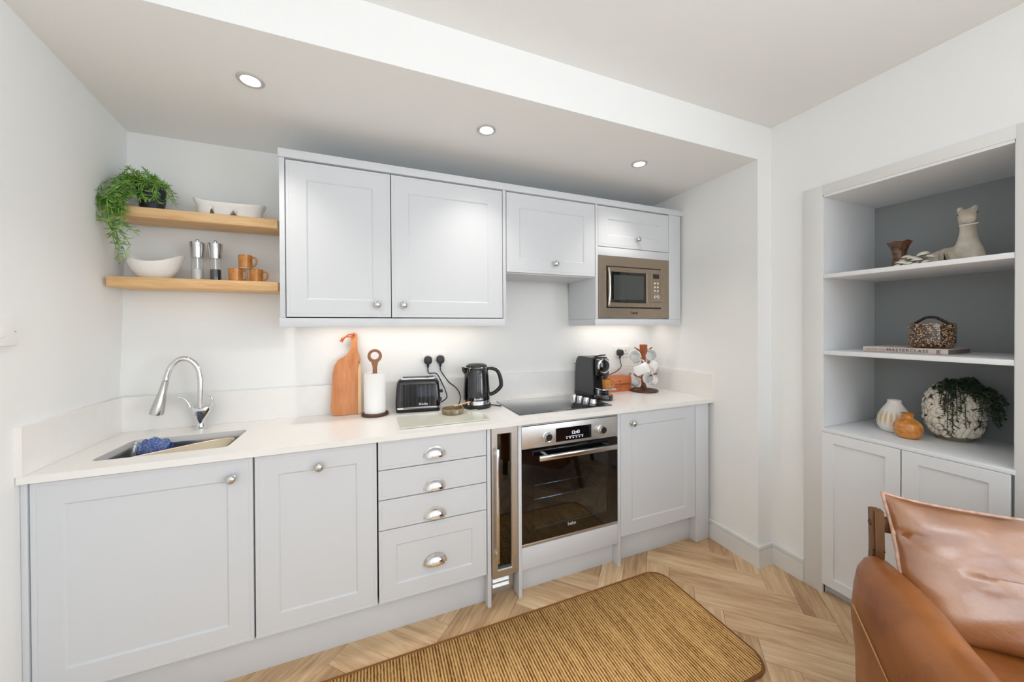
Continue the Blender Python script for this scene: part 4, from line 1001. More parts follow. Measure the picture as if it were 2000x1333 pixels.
bm = nb(); prof = [(0, 0), (.026, 0), (.0275, .003), (.029, .058), (.0275, .058), (.026, .006), (0, .005)]; lathe(bm, prof, 48)
for v in bm.verts:
    r_ = math.hypot(v.co.x, v.co.y)
    if r_ > .0268 and v.co.z > .002: k_ = 1 + .02 * math.cos(16 * math.atan2(v.co.y, v.co.x)); v.co.x *= k_; v.co.y *= k_
sub('body', finish(bm, 'body', AMBER, 40), None, em); sub('handle', MH, None, em, rot=(0, 0, R(-20)))

# wooden crate box with printed words
cr = thing('wooden_box', 'small reddish wooden box with dark printed words between coffee machine and mug tree', 'box', (2.69, -.17, WZ))
bm = nb(); bd(bm, 2.588, 2.796, .212, .222, WZ, WZ + .103, .0012); fp = obj('front_board', bm, CRATEW, cr)
for nm, a in (('back_board', (2.588, 2.796, .134, .144)), ('side_board', (2.588, 2.598, .144, .212)), ('side_board', (2.786, 2.796, .144, .212))):
    bm = nb(); bd(bm, a[0], a[1], a[2], a[3], WZ, WZ + .100, .001); obj(nm, bm, CRATEW, cr)
bm = nb(); bd(bm, 2.586, 2.798, .132, .212, WZ + .100, WZ + .106, .001); obj('lid', bm, CRATEW, cr)
BURN = mat('burnt_print', (104, 44, 22), .8)
bm = text_bm('MOET & CHANDON', .0195, front_at(2.692, .2224, WZ + .052), .0002, bold=True); obj('lettering', bm, BURN, fp)
bm = text_bm('EPERNAY', .013, front_at(2.680, .2224, WZ + .032), .0002, 1.5, True); obj('lettering', bm, BURN, fp)
bm = text_bm('FRANCE', .008, front_at(2.692, .2224, WZ + .014), .0002, 1.2, True); obj('lettering', bm, BURN, fp)
bm = nb(); lathe(bm, [(0, 0), (.006, 0), (.0055, .0004), (0, .0004)], 16, (2.692, -.2222, WZ + .076), 'Y'); obj('emblem', bm, BURN, fp)

# mug tree and white mugs
mt = thing('mug_tree', 'wooden mug tree with a square post and angled pegs', 'mug tree', (2.872, -.262, WZ)); tx, td = 2.872, .262
bm = nb(); lathe(bm, [(0, WZ), (.098, WZ), (.101, WZ + .004), (.099, WZ + .011), (.066, WZ + .017), (.022, WZ + .026), (.018, WZ + .04), (0, WZ + .042)], 40, (tx, -td, 0)); obj('base', bm, DKWOOD, mt)
bm = nb(); V = []
for z_, w_ in ((.02, .011), (.10, .012), (.22, .010), (.25, .009), (.285, .018), (.335, .019), (.338, .017)): V.append([(tx + sx * w_, -td + sy * w_, WZ + z_) for sx, sy in ((-1, -1), (1, -1), (1, 1), (-1, 1))])
loft(bm, V, True, True); obj('post', bm, TREEW, mt, 20)
def tree_mug_me():
    bm = nb(); lathe(bm, [(0, 0), (.031, 0), (.035, .003), (.037, .012), (.0395, .083), (.041, .087), (.0385, .088), (.0365, .080), (.034, .012), (0, .008)], 36); a = finish(bm, 'mug_body', WHITE, 45)
    bm = nb(); tube(bm, spline([(.036, 0, .072), (.056, 0, .073), (.066, 0, .056), (.064, 0, .034), (.052, 0, .020), (.035, 0, .020)], 6), .005, 10); b = finish(bm, 'mug_handle', WHITE, 60)
    return a, b
TM, TH = tree_mug_me()
pegs = []
def wmug(label, px, pd, pz, axis, up_):
    """mug centre base at p; axis = direction base->rim, handle along up_"""
    t = thing('mug', label, 'mug', (px, -pd, pz), 'white mugs on the mug tree')
    a = Vector(axis).normalized(); u = Vector(up_); u = (u - a * u.dot(a)).normalized(); y_ = a.cross(u)
    t.rotation_mode = 'QUATERNION'; t.rotation_quaternion = Matrix((u, y_, a)).transposed().to_quaternion()
    sub('body', TM, None, t); sub('handle', TH, None, t); return t
def peg(dx, dd, z0, z1):
    bm = nb(); tube(bm, [(tx, -td, WZ + z0), (tx + dx, -td - dd, WZ + z1)], [.0065, .0055], 10); obj('peg', bm, TREEW, mt, 60)
for a_ in ((-.100, .025, .275, .318), (.085, -.01, .270, .312), (-.03, .085, .185, .222), (.085, -.03, .17, .205), (-.05, -.075, .09, .12), (.045, .085, .10, .135)): peg(*a_)
def wm(label, rim, axis, up_):
    a = Vector(axis).normalized(); p = Vector((rim[0], -rim[1], rim[2])) - a * .088
    return wmug(label, p.x, -p.y, p.z, axis, up_)
wm('white mug hanging on the mug tree, upper left', (2.752, .305, WZ + .262), (-.70, -.62, .30), (.2, .1, 1))
wm('white mug hanging on the mug tree, upper right', (2.915, .295, WZ + .262), (-.42, -.86, .22), (-.3, .1, 1))
wmug('white mug on the front peg of the mug tree, its base towards the room', 2.812, .372, WZ + .190, (-.42, .80, -.38), (.25, .2, 1))
wm('white mug hanging on the mug tree, lower right, its open rim towards the room', (2.830, .352, WZ + .108), (-.90, -.36, .26), (.1, .2, 1))
wmug('white mug half hidden at the back left of the mug tree, just above the base', 2.872, .205, WZ + .046, (-.55, .25, .42), (.2, -.1, 1))
wmug('white mug half hidden behind the right pegs of the mug tree', 2.985, .205, WZ + .135, (.45, .25, .22), (-.3, 0, 1))

# ------------------------------------------------------------------ switch on the left wall
lsx = -.0035
lt = thing('light_switch', 'white switch plate on the left wall, cut by the photo edge', 'switch', (lsx, -.70, 1.374))
bm = nb(); box(bm, lsx - .010, lsx + .012, -.815, -.678, 1.331, 1.417, .003); pz = obj('faceplate', bm, WPLAS, lt)
for y in (-.775, -.735):
    bm = nb(); box(bm, lsx + .011, lsx + .0155, y - .012, y + .012, 1.358, 1.392, .002); obj('rocker', bm, WPLAS, lt)
bm = nb(); lathe(bm, [(0, 0), (.0025, 0), (.0022, .001), (0, .001)], 10, mtx=Matrix.Translation((lsx + .0118, -.689, 1.375)) @ Matrix.Rotation(R(90), 4, 'Y')); obj('screw', bm, NICKEL, lt)

# ------------------------------------------------------------------ things in the alcove bookcase
SH1, SH2, CT = 1.6425, 1.2525, 0.8555
# brown flared vase
fv = thing('vase', 'dark brown glass vase with flared scalloped rim on the top alcove shelf', 'vase', (3.44, -1.385, SH1))
bm = nb(); z = SH1
prof = [(0, 0), (.046, 0), (.050, .004), (.040, .022), (.027, .05), (.023, .075), (.026, .10), (.035, .125), (.044, .144), (.041, .144), (.031, .122), (.022, .10), (.018, .07), (0, .05)]
lathe(bm, [(r_, z + h_) for r_, h_ in prof], 48)
for v in bm.verts:
    a = math.atan2(v.co.y, v.co.x); h_ = v.co.z - z; k_ = 1 + .035 * math.cos(12 * a) * min(1, h_ / .1); v.co.x *= k_; v.co.y *= k_
    if h_ > .12: v.co.z += .003 * math.cos(6 * a) * (h_ - .12) / .026
bmesh.ops.translate(bm, verts=bm.verts, vec=(3.44, -1.385, 0)); obj('body', bm, mat('brown_lustre', (40, 22, 15), .12, var=(45, (120, 72, 36), 4), coat=.6), fv, 50)
# mushroom cluster ornament
mo = thing('mushroom_ornament', 'cluster of small white capped mushrooms on the top alcove shelf', 'ornament', (3.40, -1.445, SH1))
CAPM = mat('cream_cap', (236, 230, 214), .35, coat=.2); STM = mat('mushroom_stem', (112, 100, 84), .6, var=(60, (206, 200, 186), 2))
mr = random.Random(5)
bm = nb(); lathe(bm, [(0, SH1), (.05, SH1), (.045, SH1 + .008), (0, SH1 + .012)], 24); bmesh.ops.scale(bm, verts=bm.verts, vec=(.8, 1.15, 1)); bmesh.ops.translate(bm, verts=bm.verts, vec=(3.40, -1.445, 0)); obj('base', bm, STM, mo)
capm = nb(); lathe(capm, [(0, .010), (.006, .0092), (.012, .006), (.0155, .001), (.0158, -.001), (.012, -.0005), (0, -.001)], 20); CAPME = finish(capm, 'cap', CAPM, 60)
for y, z_, r_, x in ((-1.408, .034, .9, 3.375), (-1.430, .056, 1.25, 3.39), (-1.452, .046, 1.2, 3.375), (-1.478, .062, 1.45, 3.40), (-1.500, .050, 1.0, 3.40), (-1.425, .032, 1.0, 3.36), (-1.446, .024, .9, 3.352), (-1.470, .036, 1.2, 3.365), (-1.495, .024, .9, 3.37), (-1.410, .018, .8, 3.352), (-1.470, .016, .8, 3.35), (-1.41, .046, 1.0, 3.41)):
    bm = nb(); tube(bm, [(x + .01, y, SH1 + .004), (x, y, SH1 + z_)], .0042, 8); st = obj('stem', bm, STM, mo)
    c = sub('cap', CAPME, None, mo, (x - 3.40, y + 1.445, z_), (mr.uniform(-.25, .25), mr.uniform(-.3, .1), 0)); c.scale = (r_, r_, r_)
# resting llama figurine
lm = thing('llama_figurine', 'pale stone figurine of a resting llama with raised neck on the top alcove shelf', 'figurine', (3.44, -1.56, SH1))
STONE = mat('pale_stone', (196, 184, 166), .75, var=(22, (222, 214, 200), 5), bump=(70, .25))
lz = SH1
V = [(3.47, -1.545, lz + .045), (3.48, -1.510, lz + .050), (3.48, -1.475, lz + .040), (3.45, -1.590, lz + .055), (3.425, -1.603, lz + .095), (3.415, -1.606, lz + .140), (3.408, -1.606, lz + .180), (3.400, -1.606, lz + .212), (3.372, -1.616, lz + .190), (3.350, -1.624, lz + .168),
     (3.408, -1.582, lz + .246), (3.404, -1.630, lz + .244), (3.404, -1.588, lz + .226), (3.402, -1.624, lz + .228), (3.43, -1.635, lz + .022), (3.40, -1.640, lz + .016), (3.46, -1.555, lz + .020), (3.41, -1.560, lz + .016), (3.47, -1.50, lz + .018), (3.43, -1.49, lz + .015)]
E_ = [(0, 1), (1, 2), (0, 3), (3, 4), (4, 5), (5, 6), (6, 7), (7, 8), (8, 9), (7, 12), (12, 10), (7, 13), (13, 11), (3, 14), (14, 15), (0, 16), (16, 17), (1, 18), (18, 19)]
Rr = [.045, .044, .032, .040, .030, .0245, .0235, .029, .027, .023, .0085, .0085, .010, .010, .022, .016, .020, .015, .018, .014]
bm = skin_bm(V, E_, Rr, 2)
for v in bm.verts: v.co.z = max(v.co.z, lz + .0005)
obj('body', bm, STONE, lm, 80)
bm = nb(); tube(bm, spline([(3.352, -1.600, lz + .158), (3.336, -1.606, lz + .154), (3.328, -1.618, lz + .153), (3.331, -1.634, lz + .153), (3.344, -1.645, lz + .155), (3.358, -1.647, lz + .159)], 5), .0028, 8); obj('mouth', bm, mat('stone_light', (232, 222, 208), .6), lm, 60)
for y in (-1.589, -1.641):
    bm = nb(); bmesh.ops.create_uvsphere(bm, u_segments=12, v_segments=8, radius=.0045, matrix=Matrix.Translation((3.378, y, lz + .208))); obj('eye', bm, mat('stone_dark', (120, 108, 94), .7), lm)  # eyes in a darker stone tone
# book and speckled jar
bx_ = 3.275; by0, by1 = -1.318, -1.592
bo = thing('book', 'pale pink hardback book lying flat on the middle alcove shelf, spine to the room', 'book', (bx_ + .1, -1.455, SH2))
COVER = mat('dusty_pink_cover', (206, 190, 182), .55)
bm = nb(); bz = SH2
loft(bm, [[(bx_ + .006, y, bz), (bx_ + .23, y, bz), (bx_ + .23, y, bz + .0025), (bx_ + .004, y, bz + .0028), (bx_ + .004, y, bz + .0222), (bx_ + .23, y, bz + .0225), (bx_ + .23, y, bz + .025), (bx_ + .006, y, bz + .025), (bx_ + .0012, y, bz + .021), (bx_, y, bz + .0125), (bx_ + .0012, y, bz + .004)] for y in (by0, by1)], True, True); cv = obj('cover', bm, COVER, bo, 30)
bm = nb(); box(bm, bx_ + .006, bx_ + .224, by1 + .004, by0 - .004, bz + .003, bz + .022); obj('pages', bm, mat('page_edges', (120, 110, 104), .9), bo)
INK = mat('dark_ink', (84, 74, 72), .7); INK2 = mat('grey_ink', (170, 156, 150), .7)
bm = text_bm('MASTERCLASS', .0185, left_at(bx_ - .0002, -1.470, bz + .0125), .0008, 1.15); obj('title', bm, INK, cv)
bm = text_bm('ABIGAIL AHERN', .0125, left_at(bx_ - .0001, -1.372, bz + .0125), .0008, 1.0); obj('author', bm, INK2, cv)
bm = text_bm('E', .0125, left_at(bx_ - .0002, -1.566, bz + .0125), .0008, 1.0, True)
for a in ((-1.5595, -1.5745, .019, .0200), (-1.5595, -1.5745, .005, .006), (-1.5595, -1.5605, .005, .020)): box(bm, bx_ - .001, bx_ + .001, a[1], a[0], bz + a[2], bz + a[3])
obj('emblem', bm, INK, cv)
jr = thing('lidded_jar', 'speckled brown glass jar with an arched dark handle standing on the pink book', 'jar', (3.365, -1.515, SH2 + .0252)); jz = SH2 + .0252; jc = (3.365, -1.515, 0)
def speck(name, base, c2, c3, sc):
    m = bpy.data.materials.new(name); m.use_nodes = True; nt = m.node_tree; b = nt.nodes['Principled BSDF']; N = nt.nodes.new; L = nt.links.new
    tc = N('ShaderNodeTexCoord'); vo = N('ShaderNodeTexVoronoi'); vo.inputs['Scale'].default_value = sc; vo.inputs['Randomness'].default_value = 1
    rp = N('ShaderNodeValToRGB'); rp.color_ramp.interpolation = 'CONSTANT'; e = rp.color_ramp.elements; e[0].color = lin(base); e[1].position = .62; e[1].color = lin(c2); x = e.new(.82); x.color = lin(c3)
    sep = N('ShaderNodeSeparateColor'); L(tc.outputs['Object'], vo.inputs['Vector']); L(vo.outputs['Color'], sep.inputs[0]); L(sep.outputs[0], rp.inputs[0]); L(rp.outputs[0], b.inputs['Base Color'])
    b.inputs['Roughness'].default_value = .1; b.inputs['Coat Weight'].default_value = .5
    return m
bm = nb(); lathe(bm, [(0, jz), (.052, jz), (.064, jz + .006), (.071, jz + .018), (.0725, jz + .04), (.0725, jz + .105), (.070, jz + .110), (.066, jz + .106), (0, jz + .104)], 44, jc); obj('body', bm, speck('speckled_glass', (46, 29, 20), (120, 84, 50), (190, 164, 126), 260), jr, 40)
bm = nb(); tube(bm, spline([(3.365, -1.455, jz + .104), (3.362, -1.470, jz + .114), (3.36, -1.497, jz + .134), (3.36, -1.516, jz + .138), (3.36, -1.535, jz + .133), (3.362, -1.560, jz + .114), (3.365, -1.575, jz + .104)], 6), .0048, 10, flat=1.2); obj('handle', bm, mat('dark_brown_handle', (34, 24, 20), .3), jr, 60)
# white vase
wv = thing('vase', 'white fluted teardrop vase with tan streaks on the alcove counter, leftmost', 'vase', (3.428, -1.372, CT))
bm = nb(); lathe(bm, [(0, 0), (.040, 0), (.050, .006), (.060, .028), (.0625, .05), (.058, .078), (.045, .108), (.030, .132), (.025, .142), (.0245, .155), (.022, .156), (.019, .146), (0, .12)], 64)
for v in bm.verts:
    a = math.atan2(v.co.y, v.co.x); k_ = 1 - .022 * abs(math.sin(9 * a)) * math.sin(PI * min(1, v.co.z / .125)) if v.co.z < .125 else 1; v.co.x *= k_; v.co.y *= k_
bmesh.ops.translate(bm, verts=bm.verts, vec=(3.428, -1.372, CT))
m = mat('white_tan_glaze', (236, 232, 224), .35); nt = m.node_tree; N = nt.nodes.new; L = nt.links.new
tc = N('ShaderNodeTexCoord'); sx = N('ShaderNodeSeparateXYZ'); L(tc.outputs['Object'], sx.inputs[0])
at = N('ShaderNodeMath'); at.operation = 'ARCTAN2'; L(sx.outputs[1], at.inputs[0]); L(sx.outputs[0], at.inputs[1])
ml_ = N('ShaderNodeMath'); ml_.operation = 'MULTIPLY'; ml_.inputs[1].default_value = 9; L(at.outputs[0], ml_.inputs[0]); sn = N('ShaderNodeMath'); sn.operation = 'SINE'; L(ml_.outputs[0], sn.inputs[0]); ab = N('ShaderNodeMath'); ab.operation = 'ABSOLUTE'; L(sn.outputs[0], ab.inputs[0])
zr = N('ShaderNodeMapRange'); zr.inputs['From Min'].default_value = .118; zr.inputs['From Max'].default_value = .085; L(sx.outputs[2], zr.inputs['Value'])
z2 = N('ShaderNodeMapRange'); z2.inputs['From Min'].default_value = .015; z2.inputs['From Max'].default_value = .06; L(sx.outputs[2], z2.inputs['Value'])
p1 = N('ShaderNodeMath'); p1.operation = 'MULTIPLY'; L(zr.outputs[0], p1.inputs[0]); L(z2.outputs[0], p1.inputs[1])
p2 = N('ShaderNodeMath'); p2.operation = 'MULTIPLY'; L(p1.outputs[0], p2.inputs[0]); L(ab.outputs[0], p2.inputs[1])
rp = N('ShaderNodeValToRGB'); rp.color_ramp.elements[0].color = lin((236, 232, 224)); rp.color_ramp.elements[1].color = lin((212, 176, 126)); rp.color_ramp.elements[0].position = .25; L(p2.outputs[0], rp.inputs[0]); L(rp.outputs[0], nt.nodes['Principled BSDF'].inputs['Base Color'])
obj('body', bm, m, wv, 50)
# amber hobnail vase
av = thing('vase', 'small round amber dimpled glass vase in front of the white vase', 'vase', (3.352, -1.447, CT))
bm = nb(); bp_ = [(p[0], p[1]) for p in spline([(.026, 0, 0), (.040, .006, 0), (.0515, .026, 0), (.0530, .042, 0), (.046, .062, 0), (.030, .076, 0), (.0195, .083, 0), (.018, .092, 0), (.022, .099, 0), (.027, .102, 0)], 5)]
lathe(bm, [(0, 0)] + bp_ + [(.025, .1025), (.016, .094), (.015, .083), (0, .07)], 88)
for i_, v in enumerate(bm.verts):
    if .008 < v.co.z < .072:
        row = i_ // 88; a = math.atan2(v.co.y, v.co.x); k_ = 1 + .020 * math.cos(22 * a + PI * row); v.co.x *= k_; v.co.y *= k_
bmesh.ops.scale(bm, verts=bm.verts, vec=(.91, .91, 1.12)); bmesh.ops.translate(bm, verts=bm.verts, vec=(3.352, -1.447, CT)); obj('body', bm, mat('amber_glass', (186, 112, 36), .12, var=(60, (224, 150, 66), 3), coat=.6), av, 70)
# oyster shell vase
oy = thing('shell_vase', 'round vase covered in layered oyster shells on the alcove counter', 'vase', (3.515, -1.535, CT)); oc = Vector((3.515, -1.535, CT))
bm = nb(); lathe(bm, [(0, 0), (.052, 0), (.058, .012), (.074, .045), (.082, .10), (.083, .15), (.074, .205), (.056, .245), (.046, .258), (.040, .25), (0, .22)], 40); bmesh.ops.translate(bm, verts=bm.verts, vec=oc); obj('body', bm, mat('shell_crevice_shade', (132, 120, 100), .8), oy, 60)  # body darkened to put shade into the crevices between shells
SHM = bpy.data.materials.new('oyster_shell'); SHM.use_nodes = True; nt = SHM.node_tree; b = nt.nodes['Principled BSDF']; N = nt.nodes.new; L = nt.links.new; b.inputs['Roughness'].default_value = .45
tc = N('ShaderNodeTexCoord'); mp = N('ShaderNodeMapping'); mp.inputs['Location'].default_value = (.012, 0, 0); L(tc.outputs['Object'], mp.inputs[0]); ln_ = N('ShaderNodeVectorMath'); ln_.operation = 'LENGTH'; L(mp.outputs[0], ln_.inputs[0])
oi = N('ShaderNodeObjectInfo'); md2 = N('ShaderNodeMath'); md2.operation = 'MULTIPLY_ADD'; md2.inputs[1].default_value = 640; L(ln_.outputs['Value'], md2.inputs[0]); mm = N('ShaderNodeMath'); mm.operation = 'MULTIPLY'; mm.inputs[1].default_value = 6; L(oi.outputs['Random'], mm.inputs[0]); L(mm.outputs[0], md2.inputs[2])
sn = N('ShaderNodeMath'); sn.operation = 'SINE'; L(md2.outputs[0], sn.inputs[0]); rp = N('ShaderNodeValToRGB'); e = rp.color_ramp.elements; e[0].color = lin((196, 180, 154)); e[1].color = lin((240, 234, 222)); e[0].position = .0; e[1].position = .55; x = e.new(.12); x.color = lin((228, 218, 200)); mr2 = N('ShaderNodeMapRange'); mr2.inputs['From Min'].default_value = -1; L(sn.outputs[0], mr2.inputs['Value']); L(mr2.outputs[0], rp.inputs[0]); L(rp.outputs[0], b.inputs['Base Color'])
def shell_me():
    bm = nb(); n = 18; rings = []
    for r_, h_ in ((1.0, 0.0), (.98, .08), (.76, .16), (.73, .26), (.50, .32), (.47, .41), (.22, .45)):
        rings.append([((r_ * math.cos(2 * PI * i / n) - .35 * (1 - r_)) * .0195, r_ * math.sin(2 * PI * i / n) * .0145, h_ * .017) for i in range(n)])
    loft(bm, rings, True, True); return finish(bm, 'oyster_shell', SHM, 25)
SHE = shell_me(); srn = random.Random(11)
rows = [(.034, .069, 10), (.061, .080, 12), (.088, .085, 12), (.115, .087, 13), (.142, .087, 13), (.169, .084, 12), (.195, .078, 11), (.219, .067, 9), (.240, .054, 7)]
for j, (zz, rr_, nn) in enumerate(rows):
    for i in range(nn):
        a = 2 * PI * (i + .5 * (j % 2)) / nn + srn.uniform(-.07, .07)
        if math.cos(a) > .55: continue                      # the side against the alcove back is not seen
        nrm = Vector((math.cos(a), math.sin(a), (zz - .115) * 4.2)).normalized()
        tg = Vector((-math.sin(a), math.cos(a), 0)); q = Matrix((tg, nrm.cross(tg), nrm)).transposed().to_4x4() @ Matrix.Rotation(srn.uniform(-.6, .6) + (PI if srn.random() < .45 else 0), 4, 'Z') @ Matrix.Rotation(srn.uniform(-.28, .05), 4, 'Y')
        o = sub('oyster_shell', SHE, None, oy); sc2 = srn.uniform(1.0, 1.35)
        o.matrix_local = Matrix.Translation(Vector((rr_ * math.cos(a), rr_ * math.sin(a), zz + srn.uniform(-.004, .004)))) @ q @ Matrix.Scale(sc2, 4)
tp2 = thing('trailing_plant', 'dark green trailing plant spilling from the top of the shell vase', 'plant', (3.515, -1.535, CT + .25))
DGR = mat('dark_foliage', (28, 44, 28), .6, var=(60, (54, 78, 48), 2)); bm = nb(); rnd = random.Random(21)
tc0 = oc + Vector((0, 0, .25))
def strand(pts, den=3, ln=.011):
    P = spline(pts, 9); tube(bm, P, .0012, 4)
    for i in range(len(P) - 1):
        t = P[i + 1] - P[i]
        for _ in range(den): leaf(bm, P[i] + t * rnd.random(), t.normalized() * .4 + Vector((rnd.uniform(-1, 1), rnd.uniform(-1, 1), rnd.uniform(-.7, .7))), ln * rnd.uniform(.7, 1.3), .0022)
def over(a, out, drop, top=.025):
    d_ = Vector((math.cos(a), math.sin(a), 0)); 
    strand([tc0, tc0 + d_ * .05 + Vector((0, 0, top)), tc0 + d_ * (.070 + out * .3) + Vector((0, 0, top * .4 - .012)), tc0 + d_ * (.098 + out * .7) + Vector((0, 0, -drop * .42)), tc0 + d_ * (.106 + out) + Vector((0, 0, -drop))])
for a, out, dr2 in ((196, .004, .205), (202, .004, .15), (188, .004, .215), (208, .006, .11), (193, .006, .10), (178, .004, .08), (215, .004, .17), (184, .008, .13)): over(R(a), out, dr2)
for k in range(26): over(R(rnd.uniform(235, 305)), rnd.uniform(.0, .045), rnd.uniform(.05, .18), rnd.uniform(.02, .035))
for k in range(20): over(R(rnd.uniform(150, 300)), rnd.uniform(-.02, .01), rnd.uniform(.01, .05), rnd.uniform(.015, .03))
obj('foliage', bm, DGR, tp2, 80, kind='stuff', recalc=False)

# ------------------------------------------------------------------ rug
RX0, RX1, RY0, RY1 = 0.70, 2.525, -1.362, -0.748
rg_ = thing('rug', 'ribbed natural jute runner rug with rounded corners and brown bound edge', 'rug', (1.6, -1.055, 0.0005))
RUG = bpy.data.materials.new('jute_ribs'); RUG.use_nodes = True; nt = RUG.node_tree; b = nt.nodes['Principled BSDF']; N = nt.nodes.new; L = nt.links.new; b.inputs['Roughness'].default_value = .95; b.inputs['Specular IOR Level'].default_value = .1
tc = N('ShaderNodeTexCoord'); sx = N('ShaderNodeSeparateXYZ'); L(tc.outputs['Object'], sx.inputs[0])
fr = N('ShaderNodeMath'); fr.operation = 'MULTIPLY'; fr.inputs[1].default_value = 2 * PI / .0122; L(sx.outputs[0], fr.inputs[0]); sn = N('ShaderNodeMath'); sn.operation = 'SINE'; L(fr.outputs[0], sn.inputs[0])
nz = N('ShaderNodeTexNoise'); nz.inputs['Scale'].default_value = 60; nz.inputs['Detail'].default_value = 4; mp = N('ShaderNodeMapping'); mp.inputs['Scale'].default_value = (4, 1, 1); L(tc.outputs['Object'], mp.inputs[0]); L(mp.outputs[0], nz.inputs['Vector'])
nz2 = N('ShaderNodeTexNoise'); nz2.inputs['Scale'].default_value = 7; nz2.inputs['Detail'].default_value = 5; mp2 = N('ShaderNodeMapping'); mp2.inputs['Scale'].default_value = (6, .6, 1); L(tc.outputs['Object'], mp2.inputs[0]); L(mp2.outputs[0], nz2.inputs['Vector'])
a1 = N('ShaderNodeMath'); a1.operation = 'MULTIPLY_ADD'; a1.inputs[1].default_value = .34; a1.inputs[2].default_value = -.43; L(sn.outputs[0], a1.inputs[0])
a2 = N('ShaderNodeMath'); a2.operation = 'ADD'; L(a1.outputs[0], a2.inputs[0]); L(nz.outputs[0], a2.inputs[1]); a3 = N('ShaderNodeMath'); a3.operation = 'ADD'; L(a2.outputs[0], a3.inputs[0]); L(nz2.outputs[0], a3.inputs[1])
rp = N('ShaderNodeValToRGB'); e = rp.color_ramp.elements; e[0].position = .18; e[0].color = lin((112, 72, 36)); e[1].position = .85; e[1].color = lin((226, 188, 128)); x = e.new(.5); x.color = lin((186, 140, 84)); L(a3.outputs[0], rp.inputs[0]); L(rp.outputs[0], b.inputs['Base Color'])
bm = nb()
# ribs are real: a ridged sheet clipped to the rounded outline
nx = int((RX1 - RX0) / .0122); rc = .085
def yend(x):
    e_ = min(x - RX0, RX1 - x)
    return 0 if e_ >= rc else rc - math.sqrt(max(0, rc * rc - (rc - e_) ** 2))
prev = None
for i in range(nx * 4 + 1):
    x = RX0 + .004 + (RX1 - RX0 - .008) * i / (nx * 4); ye = yend(x); zz = .008 + .0013 * math.sin(2 * PI * (x - 1.6) / .0122)
    row = [bm.verts.new((x, RY1 - ye, .001)), bm.verts.new((x, RY1 - ye - .002, zz)), bm.verts.new((x, (RY0 + RY1) / 2, zz)), bm.verts.new((x, RY0 + ye + .002, zz)), bm.verts.new((x, RY0 + ye, .001))]
    if prev:
        for a_, b_ in zip(range(4), range(1, 5)): bm.faces.new((prev[a_], prev[b_], row[b_], row[a_]))
    prev = row
obj('woven_body', bm, RUG, rg_, 180)
bm = nb(); P = [(x, y, .0062) for x, y in rrect(RX0, RX1, RY0, RY1, rc, 8)]; tube(bm, P, .0060, 8, closed=True, flat=.95); obj('binding', bm, mat('brown_binding', (132, 84, 40), .9, bump=(400, .5)), rg_, 80)

# ------------------------------------------------------------------ leather armchair (local: x along the back, -y the way it faces)
ch = thing('armchair', 'tan leather armchair with walnut frame and back cushion at the lower right', 'armchair', (2.63, -1.63, 0.0)); ch.rotation_euler = (0, 0, R(-47.03))
def ctube(nm, pts, w, d_, m=CHAIRW):
    bm = nb(); P = [Vector(p) for p in pts]; rings = []
    for p in P: rings.append([(p.x + sx_ * w / 2, p.y + sy_ * d_ / 2, p.z) for sx_, sy_ in ((-1, -1), (1, -1), (1, 1), (-1, 1))])
    loft(bm, rings, True, True); bmesh.ops.bevel(bm, geom=[e for e in bm.edges if abs(e.verts[0].co.z - e.verts[1].co.z) > .02], offset=.006, segments=2, affect='EDGES', clamp_overlap=True); return obj(nm, bm, m, ch, 40, off=(0, 0, 0))
CW = .66
for x in (0, CW):
    ctube('back_post', [(x, .10, 0.0), (x, .02, .40), (x, -.002, .62), (x, -.002, .62), (x, .004, .75)], .032, .038)
    ctube('front_leg', [(x, -.60, 0.0), (x, -.58, .56)], .036, .044)
    bm = nb(); box(bm, x - .017, x + .017, -.59, .03, .515, .555, .006); obj('arm_rail', bm, CHAIRW, ch, 40, off=(0, 0, 0))
    bm = nb(); box(bm, x - .015, x + .015, -.59, .05, .235, .285, .006); obj('side_rail', bm, CHAIRW, ch, 40, off=(0, 0, 0))
for nm, y0, y1, z0, z1 in (('back_rail', .006, .032, .672, .722), ('back_rail', .02, .05, .36, .40), ('front_rail', -.60, -.57, .235, .285)):
    bm = nb(); box(bm, .012, CW - .012, y0, y1, z0, z1, .006); obj(nm, bm, CHAIRW, ch, 40, off=(0, 0, 0))
bm = nb(); lathe(bm, [(0, 0), (.009, 0), (.008, .004), (0, .005)], 14, mtx=Matrix.Translation((-.0155, .0, .705)) @ Matrix.Rotation(R(-90), 4, 'Y')); obj('bolt', bm, DKWOOD, ch, 40, off=(0, 0, 0))
# leather slings hanging over the arms
def arm(x0, sg):
    prof = [(.082, .16), (.088, .30), (.094, .42), (.094, .50), (.082, .56), (.052, .593), (.012, .604), (-.028, .596), (-.056, .572), (-.070, .53), (-.074, .46), (-.070, .36), (-.060, .26), (-.055, .16)]
    bm = nb(); rings = []
    for a, sx_, dz in ((-.012, .22, -.030), (.0, .42, -.012), (.025, .70, -.002), (.06, .88, .0), (.12, 1.0, .002), (.22, 1.0, .0), (.34, .98, -.004), (.46, .98, -.006), (.56, .96, -.006), (.60, .90, -.012), (.615, .7, -.03)):
        ring = []
        for u, z in prof:
            zz = z + dz if z > .45 else z
            if z < .5 and a < .06: zz = z + (.06 - a) * .8
            w = .003 * math.sin(a * 23 + z * 31)
            ring.append((x0 - sg * (u * sx_ + w + (1 - sx_) * .012), -a, zz))
        rings.append(ring)
    loft(bm, rings, True, True)
    bmesh.ops.subdivide_edges(bm, edges=bm.edges[:], cuts=1, smooth=1.0)
    return obj('arm_sling', bm, LEATHER, ch, 70, off=(0, 0, 0))
a1_ = arm(0.0, 1); a2_ = arm(CW, -1)
STITCH = mat('pale_stitching', (204, 150, 92), .7)
